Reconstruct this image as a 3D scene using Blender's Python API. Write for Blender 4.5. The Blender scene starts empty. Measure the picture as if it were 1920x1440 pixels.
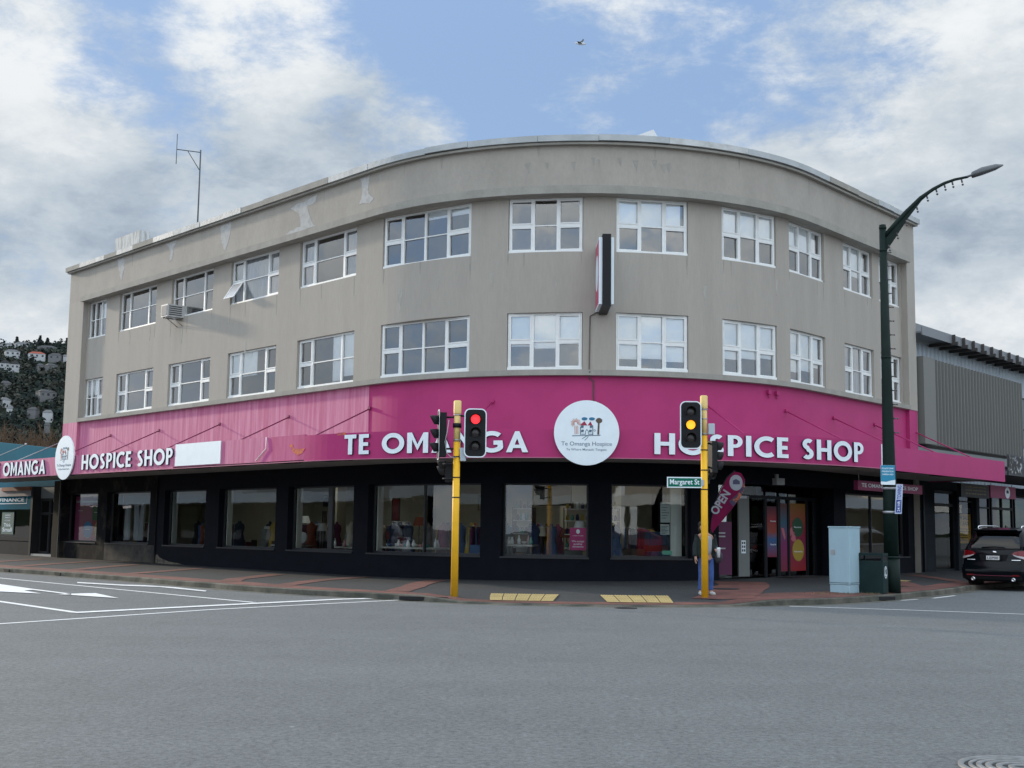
import bpy, math, random
from mathutils import Vector, Matrix, noise
R_ = math.radians
random.seed(7)
sc = bpy.context.scene
col = sc.collection

# ------------------------------------------------------------------ camera
cam_d = bpy.data.cameras.new("camera"); cam_d.sensor_width = 36; cam_d.sensor_fit = 'HORIZONTAL'
cam_d.lens = 43.8215; cam_d.clip_start = .1; cam_d.clip_end = 6000
cam = bpy.data.objects.new("camera", cam_d); col.objects.link(cam); sc.camera = cam
PIT, ROL = 0.11601988, 0.01283601
_r = Vector((1, 0, 0)); _u = Vector((0, -math.sin(PIT), math.cos(PIT))); _f = Vector((0, math.cos(PIT), math.sin(PIT)))
_x = _r*math.cos(ROL)+_u*math.sin(ROL); _y = _u*math.cos(ROL)-_r*math.sin(ROL)
cam.matrix_world = Matrix(((_x.x, _y.x, -_f.x, 0), (_x.y, _y.y, -_f.y, 0), (_x.z, _y.z, -_f.z, 1.6), (0, 0, 0, 1)))

# ------------------------------------------------------------------ world: Nishita sky behind procedural cloud
EXPOSURE = 0.0
sc.view_settings.view_transform = 'Standard'; sc.view_settings.look = 'None'
sc.view_settings.exposure = EXPOSURE; sc.view_settings.gamma = 1
SUNV = Vector((-4.10, 3.43, 1.33)).normalized()
w = bpy.data.worlds.new("World"); sc.world = w; w.use_nodes = True
nt = w.node_tree; N = nt.nodes; L = nt.links; N.clear()
def wn(t, **k):
    n = N.new(t)
    for a, b in k.items(): setattr(n, a, b)
    return n
def wm(op, a, b=None, c=None):
    n = N.new('ShaderNodeMath'); n.operation = op
    for i, v in enumerate((a, b, c)):
        if v is None: continue
        if isinstance(v, (int, float)): n.inputs[i].default_value = v
        else: L.new(v, n.inputs[i])
    return n.outputs[0]
def wsmooth(v, a, b):
    n = N.new('ShaderNodeMapRange'); n.interpolation_type = 'SMOOTHSTEP'
    L.new(v, n.inputs[0]); n.inputs[1].default_value = a; n.inputs[2].default_value = b
    return n.outputs[0]
tc = wn('ShaderNodeTexCoord')
def blob(az, el, inner, outer, s):      # soft patch of cloud (or of clear sky) towards a compass direction
    a, e = R_(az), R_(el)
    d = wn('ShaderNodeVectorMath', operation='DOT_PRODUCT'); L.new(tc.outputs['Generated'], d.inputs[0])
    d.inputs[1].default_value = (math.sin(a)*math.cos(e), math.cos(a)*math.cos(e), math.sin(e))
    return wm('MULTIPLY', wsmooth(d.outputs['Value'], math.cos(R_(outer)), math.cos(R_(inner))), s)
def addall(l):
    v = l[0]
    for k in l[1:]: v = wm('ADD', v, k)
    return v
def wnoise(scale, detail, rough, loc=(0, 0, 0), sz=2.0, dist=0.0, sx=1.0):
    mp = wn('ShaderNodeMapping'); L.new(tc.outputs['Generated'], mp.inputs[0])
    mp.inputs['Location'].default_value = loc; mp.inputs['Scale'].default_value = (sx, 1, sz)
    n = wn('ShaderNodeTexNoise'); L.new(mp.outputs[0], n.inputs['Vector'])
    n.inputs['Scale'].default_value = scale; n.inputs['Detail'].default_value = detail
    n.inputs['Roughness'].default_value = rough; n.inputs['Distortion'].default_value = dist
    return n.outputs['Fac']
sky = wn('ShaderNodeTexSky', sky_type='NISHITA', sun_disc=False)
sky.sun_elevation = math.asin(SUNV.z); sky.sun_rotation = math.atan2(SUNV.x, SUNV.y)
sky.air_density = 1.0; sky.dust_density = 0.6; sky.ozone_density = 1.5
skys = wn('ShaderNodeVectorMath', operation='SCALE'); L.new(sky.outputs[0], skys.inputs[0]); skys.inputs['Scale'].default_value = 0.085
n1 = wnoise(4.6, 12, .60, (1.3, .2, 4.1), 1.9)
n2 = wnoise(15, 10, .66, (5.3, 2.2, .7), 2.0, .15)
n3 = wnoise(2.2, 4, .5, (8.3, 1.2, 2.7), 1.8)
cover = addall([wm('MULTIPLY', n1, 1.0), wm('MULTIPLY', wm('SUBTRACT', n2, .5), 1.05), wm('MULTIPLY', wm('SUBTRACT', n3, .5), .35), wm('MULTIPLY', 1.0, .045),
    blob(6, 23, 1, 14, -.16), blob(-3.5, 20.5, .5, 7, -.14), blob(-8, 20.5, .5, 5, -.05), blob(15.5, 23, 1, 8, -.09), blob(-16, 19.3, .5, 7, -.22), blob(-21, 21.5, .5, 6, -.12), blob(4, 18.5, .5, 6, -.02),
    blob(-12, 22.5, 1, 5, .16), blob(-22, 11, 2, 14, .22), blob(-7.5, 16.3, 1, 6.5, .26), blob(21, 14, 2, 14, .26), blob(11, 13.5, 1, 7, .20)])
cov = wsmooth(cover, .27, .70)
shade = addall([wm('MULTIPLY', wnoise(6.5, 12, .58, (2.1, 7.7, 1.9), 2.0), .95), wm('MULTIPLY', wm('SUBTRACT', n2, .5), .60), wm('MULTIPLY', 1.0, .14),
    blob(-20.5, 12.4, 1, 6.5, -.22), blob(-14, 15.0, 1, 4.5, -.06), blob(-7, 15.5, 1, 6, -.04), blob(15.5, 16.8, .5, 5, -.05), blob(20.5, 13.8, 1, 6.0, -.13),
    blob(-12, 22.8, 1, 6, .22), blob(-22.5, 17.8, .5, 6, .26), blob(-21, 8.5, .5, 5, .22), blob(19.5, 20.5, 1, 8, .12), blob(13, 14.5, 1, 6, .10), blob(20, 8.5, 1, 5, .12)])
shd = wsmooth(shade, .22, .95)
cr = wn('ShaderNodeValToRGB'); L.new(shd, cr.inputs[0])
e = cr.color_ramp.elements
e[0].position = 0; e[0].color = (.31, .385, .485, 1); e[1].position = 1; e[1].color = (.86, .89, .91, 1)
m_ = cr.color_ramp.elements.new(.35); m_.color = (.51, .585, .66, 1)
m_ = cr.color_ramp.elements.new(.65); m_.color = (.64, .70, .75, 1)
bl = wn('ShaderNodeMixRGB'); bl.blend_type = 'MIX'; bl.inputs[0].default_value = .7
L.new(skys.outputs[0], bl.inputs[1]); bl.inputs[2].default_value = (.37, .55, .88, 1)
mx = wn('ShaderNodeMixRGB'); L.new(cov, mx.inputs[0]); L.new(bl.outputs[0], mx.inputs[1]); L.new(cr.outputs[0], mx.inputs[2])
# the cloud deck is brighter overhead and on the far side of the street, away from the view
sep = wn('ShaderNodeSeparateXYZ'); L.new(tc.outputs['Generated'], sep.inputs[0])
back = wsmooth(wm('ADD', wm('MULTIPLY', sep.outputs[1], -.75), wm('MULTIPLY', sep.outputs[2], 1.1)), -.35, .9)
gain = wm('MULTIPLY_ADD', back, 1.5, 1.0)
warm = wn('ShaderNodeMixRGB'); warm.blend_type = 'MULTIPLY'; L.new(back, warm.inputs[0]); L.new(mx.outputs[0], warm.inputs[1]); warm.inputs[2].default_value = (1.03, 1.0, .96, 1)
fin = wn('ShaderNodeVectorMath', operation='SCALE'); L.new(warm.outputs[0], fin.inputs[0]); L.new(gain, fin.inputs['Scale'])
bg = wn('ShaderNodeBackground'); L.new(fin.outputs[0], bg.inputs[0]); bg.inputs[1].default_value = 1.0
L.new(bg.outputs[0], wn('ShaderNodeOutputWorld').inputs[0])
w.cycles.sampling_method = 'MANUAL'; w.cycles.sample_map_resolution = 512

sun_d = bpy.data.lights.new("sun", 'SUN'); sun_d.energy = 3.2; sun_d.angle = R_(2.2); sun_d.color = (1, .86, .68)
sun = bpy.data.objects.new("sun", sun_d); col.objects.link(sun)
sun.rotation_euler = SUNV.to_track_quat('Z', 'Y').to_euler(); sun.location = SUNV*60
sc.cycles.max_bounces = 6; sc.cycles.transparent_max_bounces = 16; sc.cycles.glossy_bounces = 3
sc.cycles.use_denoising = True

# ------------------------------------------------------------------ plan of the street corner
X0, Y0, TH, RC, PH = -4.04688461, 38.54293773, -0.82696589, 8.801587710, 1.68299553
LA = RC*PH
def hd(s): return TH + max(0, min(s, LA))/RC
def F(s, o=0.0):
    if s < 0: x, y, a = X0+math.cos(TH)*s, Y0+math.sin(TH)*s, TH
    elif s <= LA:
        a = TH+s/RC; x, y = X0+RC*(math.sin(a)-math.sin(TH)), Y0-RC*(math.cos(a)-math.cos(TH))
    else:
        a = TH+PH; e_ = s-LA
        x, y = X0+RC*(math.sin(a)-math.sin(TH))+math.cos(a)*e_, Y0-RC*(math.cos(a)-math.cos(TH))+math.sin(a)*e_
    return (x+math.sin(a)*o, y-math.cos(a)*o)
CX, CY = F(0, -RC)
def inv(X, Y):
    a = math.atan2(X-CX, -(Y-CY))
    if a < TH: h, p, b = TH, F(0), 0
    elif a > TH+PH: h, p, b = TH+PH, F(LA), LA
    else: return (a-TH)*RC, math.hypot(X-CX, Y-CY)-RC
    dx, dy = X-p[0], Y-p[1]
    return b+dx*math.cos(h)+dy*math.sin(h), dx*math.sin(h)-dy*math.cos(h)
def lerpt(t, pts):
    if t <= pts[0][0]: return pts[0][1]
    for (a, b), (c, d) in zip(pts, pts[1:]):
        if t <= c:
            k = (t-a)/(c-a); return b+(d-b)*(k*k*(3-2*k))
    return pts[-1][1]
def lin(t, pts):
    if t <= pts[0][0]: return pts[0][1]
    for (a, b), (c, d) in zip(pts, pts[1:]):
        if t <= c: return b+(d-b)*(t-a)/(c-a)
    return pts[-1][1]
KO = [(-70, 7.5), (-10.7, 7.39), (-6.7, 7.08), (-2, 6.85), (1.2, 6.94), (3.95, 7.89), (4.96, 8.42), (5.5, 8.77), (6.1, 8.93), (6.89, 8.99), (7.74, 8.82), (8.49, 8.47), (9.87, 7.75), (11.05, 6.75), (12.6, 5.6), (14.28, 4.92), (16.14, 4.55), (20, 4.45), (70, 4.4)]
def ko(s): return lin(s, KO)
def kz(s): return lin(s, [(-99, .13), (5.0, .13), (5.6, .03), (8.5, .03), (9.1, .13), (99, .13)])
def wz(s): return lin(s, [(-99, .10), (0, .11), (6, .16), (14, .26), (99, .24)])
def fz(s, o):
    k = max(0, min(1, o/ko(s))); return wz(s)+(kz(s)-wz(s))*k**1.5
def fzxy(x, y): return fz(*inv(x, y))

# ------------------------------------------------------------------ mesh helpers
ORG = {}
class MB:
    def __init__(s): s.v = []; s.f = []; s.m = []; s.k = 0; s.sm = []
    def add(s, vs, fs, smooth=False):
        b = len(s.v); s.v += [tuple(p) for p in vs]
        for f in fs: s.f.append([b+i for i in f]); s.m.append(s.k); s.sm.append(smooth)
        return s
    def hexa(s, p): return s.add(p, [(0, 3, 2, 1), (4, 5, 6, 7), (0, 1, 5, 4), (1, 2, 6, 5), (2, 3, 7, 6), (3, 0, 4, 7)])
    def box(s, x0, x1, y0, y1, z0, z1): return s.hexa([(x0, y0, z0), (x1, y0, z0), (x1, y1, z0), (x0, y1, z0), (x0, y0, z1), (x1, y0, z1), (x1, y1, z1), (x0, y1, z1)])
    def ob(s, c, r, n, hw, hd_, z0, z1):      # box about c=(x,y), half width along r, half depth along n
        P = lambda a, b, z: (c[0]+r[0]*a+n[0]*b, c[1]+r[1]*a+n[1]*b, z)
        return s.hexa([P(-hw, -hd_, z0), P(hw, -hd_, z0), P(hw, hd_, z0), P(-hw, hd_, z0), P(-hw, -hd_, z1), P(hw, -hd_, z1), P(hw, hd_, z1), P(-hw, hd_, z1)])
    def sb(s, s0, s1, o0, o1, z0, z1, ds=.35, zf=None):   # box that follows the facade
        n = 1
        if s1 > 0 and s0 < LA: n = max(1, math.ceil((min(s1, LA+.01)-max(s0, -.01))/ds))
        ss = [s0]
        if n > 1:
            a, b = max(s0, 0), min(s1, LA)
            if a > s0: ss.append(a)
            m = max(1, math.ceil((b-a)/ds)); ss += [a+(b-a)*i/m for i in range(1, m+1)]
            if ss[-1] < s1-1e-6: ss.append(s1)
        else: ss = [s0, s1]
        vs = []
        for q in ss:
            A, B = F(q, o0), F(q, o1)
            za, zb = (z0, z1) if zf is None else (z0+zf(q), z1+zf(q))
            vs += [(A[0], A[1], za), (B[0], B[1], za), (B[0], B[1], zb), (A[0], A[1], zb)]
        fs = []
        for i in range(len(ss)-1):
            a, b = 4*i, 4*i+4
            for j in range(4):
                k = (j+1) % 4; fs.append((a+j, b+j, b+k, a+k))
        e_ = 4*(len(ss)-1)
        fs += [(0, 1, 2, 3), (e_+3, e_+2, e_+1, e_)]
        return s.add(vs, fs)
    def tube(s, pts, rad, n=10, cap=True, smooth=True):
        pts = [Vector(p) for p in pts]
        rad = rad if isinstance(rad, (list, tuple)) else [rad]*len(pts)
        vs = []; prev = None
        for i, p in enumerate(pts):
            d = (pts[min(i+1, len(pts)-1)]-pts[max(i-1, 0)]).normalized()
            if prev is None:
                a = Vector((0, 0, 1)) if abs(d.z) < .9 else Vector((1, 0, 0)); u = d.cross(a).normalized()
            else: u = (prev-d*prev.dot(d)).normalized()
            prev = u; v = d.cross(u)
            for j in range(n):
                t = 2*math.pi*j/n; vs.append(p+(u*math.cos(t)+v*math.sin(t))*rad[i])
        fs = [(i*n+j, i*n+(j+1) % n, (i+1)*n+(j+1) % n, (i+1)*n+j) for i in range(len(pts)-1) for j in range(n)]
        b0 = len(s.v)
        s.add(vs, fs, smooth)
        if cap:
            s.f += [[b0+j for j in range(n)][::-1], [b0+(len(pts)-1)*n+j for j in range(n)]]; s.m += [s.k]*2; s.sm += [False]*2
        return s
    def cyl(s, p, q, r0, r1=None, n=16): return s.tube([p, q], [r0, r0 if r1 is None else r1], n)
    def lathe(s, c, prof, n=14, axis='z', smooth=True):
        vs = []
        for (r, h) in prof:
            for j in range(n):
                t = 2*math.pi*j/n; a, b = r*math.cos(t), r*math.sin(t)
                vs.append({'z': (c[0]+a, c[1]+b, c[2]+h), 'x': (c[0]+h, c[1]+a, c[2]+b), 'y': (c[0]+a, c[1]-h, c[2]+b)}[axis])
        fs = [(i*n+j, i*n+(j+1) % n, (i+1)*n+(j+1) % n, (i+1)*n+j) for i in range(len(prof)-1) for j in range(n)]
        return s.add(vs, fs, smooth)
    def ico(s, c, r, sub=1, sq=(1, 1, 1), jit=0, smooth=True):
        import bmesh
        bm = bmesh.new(); bmesh.ops.create_icosphere(bm, subdivisions=sub, radius=1)
        vs = []
        for v in bm.verts:
            k = r*(1+jit*(random.random()-.5)); vs.append((c[0]+v.co.x*k*sq[0], c[1]+v.co.y*k*sq[1], c[2]+v.co.z*k*sq[2]))
        fs = [[v.index for v in f.verts] for f in bm.faces]; bm.free()
        return s.add(vs, fs, smooth)
    def xf(s, fn): s.v = [tuple(fn(*p)) for p in s.v]; return s
    def build(s, name, mats, parent=None, bevel=0, recalc=True):
        import bmesh
        o0 = ORG.get(parent.name, (0, 0, 0)) if parent else (0, 0, 0)
        me = bpy.data.meshes.new(name)
        me.from_pydata([(a-o0[0], b-o0[1], c-o0[2]) for a, b, c in s.v], [], s.f)
        if not isinstance(mats, (list, tuple)): mats = [mats]
        for m in mats: me.materials.append(m)
        me.polygons.foreach_set('material_index', s.m); me.polygons.foreach_set('use_smooth', s.sm)
        if recalc:
            bm = bmesh.new(); bm.from_mesh(me); bmesh.ops.recalc_face_normals(bm, faces=bm.faces); bm.to_mesh(me); bm.free()
        o = bpy.data.objects.new(name, me); col.objects.link(o)
        if parent: o.parent = parent; ORG[o.name] = o0
        if bevel:
            b = o.modifiers.new("bevel", 'BEVEL'); b.width = bevel; b.segments = 2; b.limit_method = 'ANGLE'
        return o
def tag(o, label=None, cat=None, group=None, kind=None):
    for k, v in (('label', label), ('category', cat), ('group', group), ('kind', kind)):
        if v: o[k] = v
    return o
def thing(name, label, cat, loc=(0, 0, 0), rz=0, group=None, local=False):
    o = bpy.data.objects.new(name, None); col.objects.link(o); o.location = loc; o.rotation_euler = (0, 0, rz)
    o.empty_display_size = .3
    ORG[o.name] = (0, 0, 0) if local else tuple(loc)
    return tag(o, label, cat, group)
def struct(o): o['kind'] = 'structure'; return o
def copy_tree(o, parent=None, name=None):
    c = o.copy(); col.objects.link(c)
    if parent: c.parent = parent
    ORG[c.name] = ORG.get(o.name, (0, 0, 0))
    for ch in list(o.children): copy_tree(ch, c)
    return c

# ------------------------------------------------------------------ materials
MATS = {}
def mat(name, c, rough=.6, metal=0, var=0, vscale=3, vsc=(1, 1, 1), bump=0, bscale=60, c2=None, lo=.35, hi=.65, emit=None, es=0, spec=.5, alpha=1, detail=5, fine=0):
    if name in MATS: return MATS[name]
    m = bpy.data.materials.new(name); m.use_nodes = True; t = m.node_tree; b = t.nodes['Principled BSDF']
    b.inputs['Base Color'].default_value = (*c, 1); b.inputs['Roughness'].default_value = rough; b.inputs['Metallic'].default_value = metal
    b.inputs['Specular IOR Level'].default_value = spec
    if emit: b.inputs['Emission Color'].default_value = (*emit, 1); b.inputs['Emission Strength'].default_value = es
    if var or c2 or bump or fine:
        tcn = t.nodes.new('ShaderNodeTexCoord'); mp = t.nodes.new('ShaderNodeMapping'); t.links.new(tcn.outputs['Object'], mp.inputs[0])
        mp.inputs['Scale'].default_value = vsc
    if var or c2:
        n = t.nodes.new('ShaderNodeTexNoise'); n.inputs['Scale'].default_value = vscale; n.inputs['Detail'].default_value = detail; n.inputs['Roughness'].default_value = .62
        t.links.new(mp.outputs[0], n.inputs['Vector'])
        r = t.nodes.new('ShaderNodeMapRange'); t.links.new(n.outputs['Fac'], r.inputs[0]); r.inputs[1].default_value = lo; r.inputs[2].default_value = hi
        mxn = t.nodes.new('ShaderNodeMixRGB'); t.links.new(r.outputs[0], mxn.inputs[0])
        if c2: mxn.inputs[1].default_value = (*c, 1); mxn.inputs[2].default_value = (*c2, 1)
        else:
            mxn.inputs[1].default_value = (*[x*(1-var) for x in c], 1); mxn.inputs[2].default_value = (*[min(1, x*(1+var)) for x in c], 1)
        out = mxn.outputs[0]
        if fine:
            n3 = t.nodes.new('ShaderNodeTexNoise'); n3.inputs['Scale'].default_value = vscale*13; n3.inputs['Detail'].default_value = 4
            t.links.new(mp.outputs[0], n3.inputs['Vector'])
            r3 = t.nodes.new('ShaderNodeMapRange'); t.links.new(n3.outputs['Fac'], r3.inputs[0]); r3.inputs[1].default_value = .3; r3.inputs[2].default_value = .7
            r3.inputs[3].default_value = 1-fine; r3.inputs[4].default_value = 1+fine
            sc3 = t.nodes.new('ShaderNodeVectorMath'); sc3.operation = 'SCALE'; t.links.new(out, sc3.inputs[0]); t.links.new(r3.outputs[0], sc3.inputs['Scale']); out = sc3.outputs[0]
        t.links.new(out, b.inputs['Base Color'])
    if bump:
        n2_ = t.nodes.new('ShaderNodeTexNoise'); n2_.inputs['Scale'].default_value = bscale; n2_.inputs['Detail'].default_value = 4
        t.links.new(tcn.outputs['Object'], n2_.inputs['Vector'])
        bp = t.nodes.new('ShaderNodeBump'); bp.inputs['Strength'].default_value = bump; bp.inputs['Distance'].default_value = .02
        t.links.new(n2_.outputs['Fac'], bp.inputs['Height']); t.links.new(bp.outputs[0], b.inputs['Normal'])
    MATS[name] = m; return m
def glass(name, tint=(1, 1, 1), gain=1.25, base=.02, rough=.0, bump=.006):
    if name in MATS: return MATS[name]
    m = bpy.data.materials.new(name); m.use_nodes = True; t = m.node_tree; t.nodes.clear()
    o = t.nodes.new('ShaderNodeOutputMaterial'); mixs = t.nodes.new('ShaderNodeMixShader')
    tr = t.nodes.new('ShaderNodeBsdfTransparent'); tr.inputs[0].default_value = (*tint, 1)
    gl = t.nodes.new('ShaderNodeBsdfGlossy'); gl.inputs['Roughness'].default_value = rough; gl.inputs[0].default_value = (1, 1, 1, 1)
    fr = t.nodes.new('ShaderNodeFresnel'); fr.inputs[0].default_value = 1.55
    ma = t.nodes.new('ShaderNodeMath'); ma.operation = 'MULTIPLY_ADD'; ma.inputs[1].default_value = gain; ma.inputs[2].default_value = base; ma.use_clamp = True
    tcn = t.nodes.new('ShaderNodeTexCoord'); n = t.nodes.new('ShaderNodeTexNoise'); n.inputs['Scale'].default_value = .9; n.inputs['Detail'].default_value = 2
    t.links.new(tcn.outputs['Object'], n.inputs['Vector'])
    bp = t.nodes.new('ShaderNodeBump'); bp.inputs['Strength'].default_value = bump; bp.inputs['Distance'].default_value = .3
    t.links.new(n.outputs['Fac'], bp.inputs['Height']); t.links.new(bp.outputs[0], gl.inputs['Normal'])
    t.links.new(fr.outputs[0], ma.inputs[0]); t.links.new(ma.outputs[0], mixs.inputs[0]); t.links.new(tr.outputs[0], mixs.inputs[1]); t.links.new(gl.outputs[0], mixs.inputs[2])
    t.links.new(mixs.outputs[0], o.inputs[0]); MATS[name] = m; return m

WALL = mat('taupe_paint', (.355, .324, .280), .85, var=.04, vscale=1.0, vsc=(1.6, 1.6, .22), bump=.25, bscale=26, fine=.035)
TRIM = mat('taupe_trim', (.30, .285, .25), .85, var=.10, vscale=1.4, vsc=(1.4, 1.4, .8), bump=.25, bscale=30, fine=.05)
PARA = mat('taupe_parapet', (.342, .312, .270), .85, var=.07, vscale=.8, vsc=(1.2, 1.2, .6), bump=.3, bscale=24, fine=.04)
CAPM = mat('weathered_capping', (.36, .38, .38), .6, c2=(.44, .46, .46), vscale=1.3, lo=.4, hi=.62, bump=.5, bscale=6)
CAPW = mat('pale_capping', (.42, .42, .40), .7, c2=(.56, .57, .56), vscale=2.3, lo=.4, hi=.62, bump=.5, bscale=8)
PATCHM = mat('bare_plaster', (.45, .445, .43), .9, c2=(.35, .33, .30), vscale=6, lo=.45, hi=.75, bump=.4, bscale=20)
PINK = mat('magenta_paint', (.405, .034, .148), .5, var=.06, vscale=.7, bump=.05, bscale=12, spec=.22)
PINKL = mat('pale_streaked_magenta_paint', (.47, .12, .225), .7, spec=.2, c2=(.60, .23, .35), vscale=2.4, vsc=(2.2, 2.2, .16), lo=.38, hi=.66, bump=.1, bscale=20, fine=.04)  # paler, streaked magenta, mostly on the left wall and fascia
PINKM = mat('mid_pale_magenta', (.41, .05, .165), .6, spec=.2, c2=(.52, .12, .27), vscale=1.6, vsc=(2, 2, .3), lo=.4, hi=.68)  # tone between the pale and the full magenta
WHITEP = mat('white_window_paint', (.74, .75, .73), .45, var=.04, vscale=6)
WHITE = mat('white_sign', (.76, .84, .88), .5, var=.03, vscale=3)
DARKB = mat('letter_return', (.02, .02, .05), .5)
NAVY = mat('dark_navy_paint', (.0032, .0045, .0085), .75, c2=(.006, .0075, .012), vscale=2, lo=.3, hi=.7, bump=.15, bscale=25, spec=.12)
NAVYW = mat('worn_navy_paint', (.010, .010, .012), .85, spec=.1, c2=(.060, .053, .038), vscale=1.1, lo=.5, hi=.72, bump=.3, bscale=20, fine=.2)
SOFF = mat('soffit_board', (.40, .38, .34), .8, var=.1, vscale=1.5)
CREAM = mat('cream_shop_wall', (.40, .375, .29), .8, var=.04, vscale=1)
PALEW = mat('pale_shop_wall', (.60, .63, .60), .8, var=.04, vscale=1)
DARKW = mat('dark_room', (.20, .195, .185), .9, var=.1, vscale=1)
FLOORM = mat('shop_carpet', (.05, .045, .045), .9, var=.2, vscale=3)
GLS = glass('shop_glass', (.90, .94, .92), 1.45, .01)
GLU = glass('upper_glass', (.96, .98, .98), 1.9, .075, 0, .012)
BLIND = mat('roller_blind', (.88, .90, .91), .85, var=.04, vscale=3)
CURT = mat('grey_curtain', (.42, .44, .47), .9, var=.08, vscale=5, vsc=(3, 3, .3))
STEEL = mat('galvanised_steel', (.38, .39, .40), .45, .6, var=.08, vscale=8)
BLACK = mat('black_plastic', (.007, .008, .010), .5, spec=.25)
BLACKM = mat('matt_black', (.008, .008, .009), .8)
YELLOW = mat('traffic_yellow', (.86, .47, .025), .5, spec=.25, var=.05, vscale=4)
YTOP = mat('sunlit_yellow', (.74, .53, .19), .6, var=.08, vscale=6)  # paler yellow for the pole tops, sunlight put into the colour
LAMPG = mat('dark_green_paint', (.005, .014, .011), .55, var=.15, vscale=5, spec=.18)
ROOFM = mat('roof_iron', (.55, .56, .56), .5, .2, var=.05, vscale=2)

def asphalt(name, base, tint=1):
    m = bpy.data.materials.new(name); m.use_nodes = True; t = m.node_tree; b = t.nodes['Principled BSDF']
    b.inputs['Roughness'].default_value = .78; b.inputs['Specular IOR Level'].default_value = .35
    tcn = t.nodes.new('ShaderNodeTexCoord')
    def nz(s, d, vsc=(1, 1, 1), r=.6):
        mp = t.nodes.new('ShaderNodeMapping'); mp.inputs['Scale'].default_value = vsc; t.links.new(tcn.outputs['Object'], mp.inputs[0])
        n = t.nodes.new('ShaderNodeTexNoise'); n.inputs['Scale'].default_value = s; n.inputs['Detail'].default_value = d; n.inputs['Roughness'].default_value = r
        t.links.new(mp.outputs[0], n.inputs['Vector']); return n.outputs['Fac']
    def mr(v, a, b_, c, d):
        r = t.nodes.new('ShaderNodeMapRange'); t.links.new(v, r.inputs[0])
        for i, x in enumerate((a, b_, c, d)): r.inputs[i+1].default_value = x
        return r.outputs[0]
    def mul(a, b_):
        n = t.nodes.new('ShaderNodeMath'); n.operation = 'MULTIPLY'; t.links.new(a, n.inputs[0]); t.links.new(b_, n.inputs[1]); return n.outputs[0]
    big = mr(nz(.16, 5, (1, 1.6, 1)), .3, .7, .94, 1.06)
    mid = mr(nz(2.6, 6, (1, .6, 1), .7), .3, .7, .90, 1.10)
    fine = mr(nz(17, 9, r=.95), .36, .64, .22, 1.85)
    speck = mr(nz(70, 3, r=.8), .60, .74, 1, 1.8)
    vo = t.nodes.new('ShaderNodeTexVoronoi'); vo.inputs['Scale'].default_value = .9; t.links.new(tcn.outputs['Object'], vo.inputs['Vector'])
    spots = mr(vo.outputs['Distance'], .012, .030, 2.0, 1.0); stain = mr(nz(.75, 7, (1, .55, 1), .68), .64, .74, 1.0, .80); trk = mr(nz(.5, 3, (.12, 1.2, 1)), .35, .65, 1.05, .95)
    v = mul(mul(mul(mul(big, mid), fine), mul(speck, spots)), mul(stain, trk))
    sc_ = t.nodes.new('ShaderNodeVectorMath'); sc_.operation = 'SCALE'; sc_.inputs[0].default_value = base; t.links.new(v, sc_.inputs['Scale'])
    t.links.new(sc_.outputs[0], b.inputs['Base Color'])
    bp = t.nodes.new('ShaderNodeBump'); bp.inputs['Strength'].default_value = .5; bp.inputs['Distance'].default_value = .006
    t.links.new(nz(110, 3), bp.inputs['Height']); t.links.new(bp.outputs[0], b.inputs['Normal'])
    return m
ROAD = asphalt('road_asphalt', (.112, .120, .121))
PATH = asphalt('path_asphalt', (.034, .036, .037))
KERBM = mat('kerb_concrete', (.13, .12, .095), .9, c2=(.055, .058, .045), vscale=1.6, lo=.4, hi=.62, bump=.4, bscale=40)
def brickmat():
    m = bpy.data.materials.new('brick_paver'); m.use_nodes = True; t = m.node_tree; b = t.nodes['Principled BSDF']; b.inputs['Roughness'].default_value = .85
    tcn = t.nodes.new('ShaderNodeTexCoord'); br = t.nodes.new('ShaderNodeTexBrick'); t.links.new(tcn.outputs['Object'], br.inputs['Vector'])
    br.inputs['Scale'].default_value = 1; br.inputs['Brick Width'].default_value = .23; br.inputs['Row Height'].default_value = .115; br.inputs['Mortar Size'].default_value = .008
    br.inputs['Color1'].default_value = (.185, .060, .042, 1); br.inputs['Color2'].default_value = (.12, .040, .032, 1); br.inputs['Mortar'].default_value = (.06, .04, .035, 1)
    n = t.nodes.new('ShaderNodeTexNoise'); n.inputs['Scale'].default_value = 1.1; n.inputs['Detail'].default_value = 5; t.links.new(tcn.outputs['Object'], n.inputs['Vector'])
    r = t.nodes.new('ShaderNodeMapRange'); t.links.new(n.outputs['Fac'], r.inputs[0]); r.inputs[1].default_value = .3; r.inputs[2].default_value = .7; r.inputs[3].default_value = .6; r.inputs[4].default_value = 1.25
    s_ = t.nodes.new('ShaderNodeVectorMath'); s_.operation = 'SCALE'; t.links.new(br.outputs[0], s_.inputs[0]); t.links.new(r.outputs[0], s_.inputs['Scale']); t.links.new(s_.outputs[0], b.inputs['Base Color'])
    return m
BRICK = brickmat()
PAINT = mat('road_paint', (.60, .60, .58), .7, c2=(.78, .78, .76), vscale=7, lo=.3, hi=.6, fine=.12)
TACT = mat('tactile_yellow', (.40, .30, .12), .8, var=.14, vscale=3)

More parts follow.
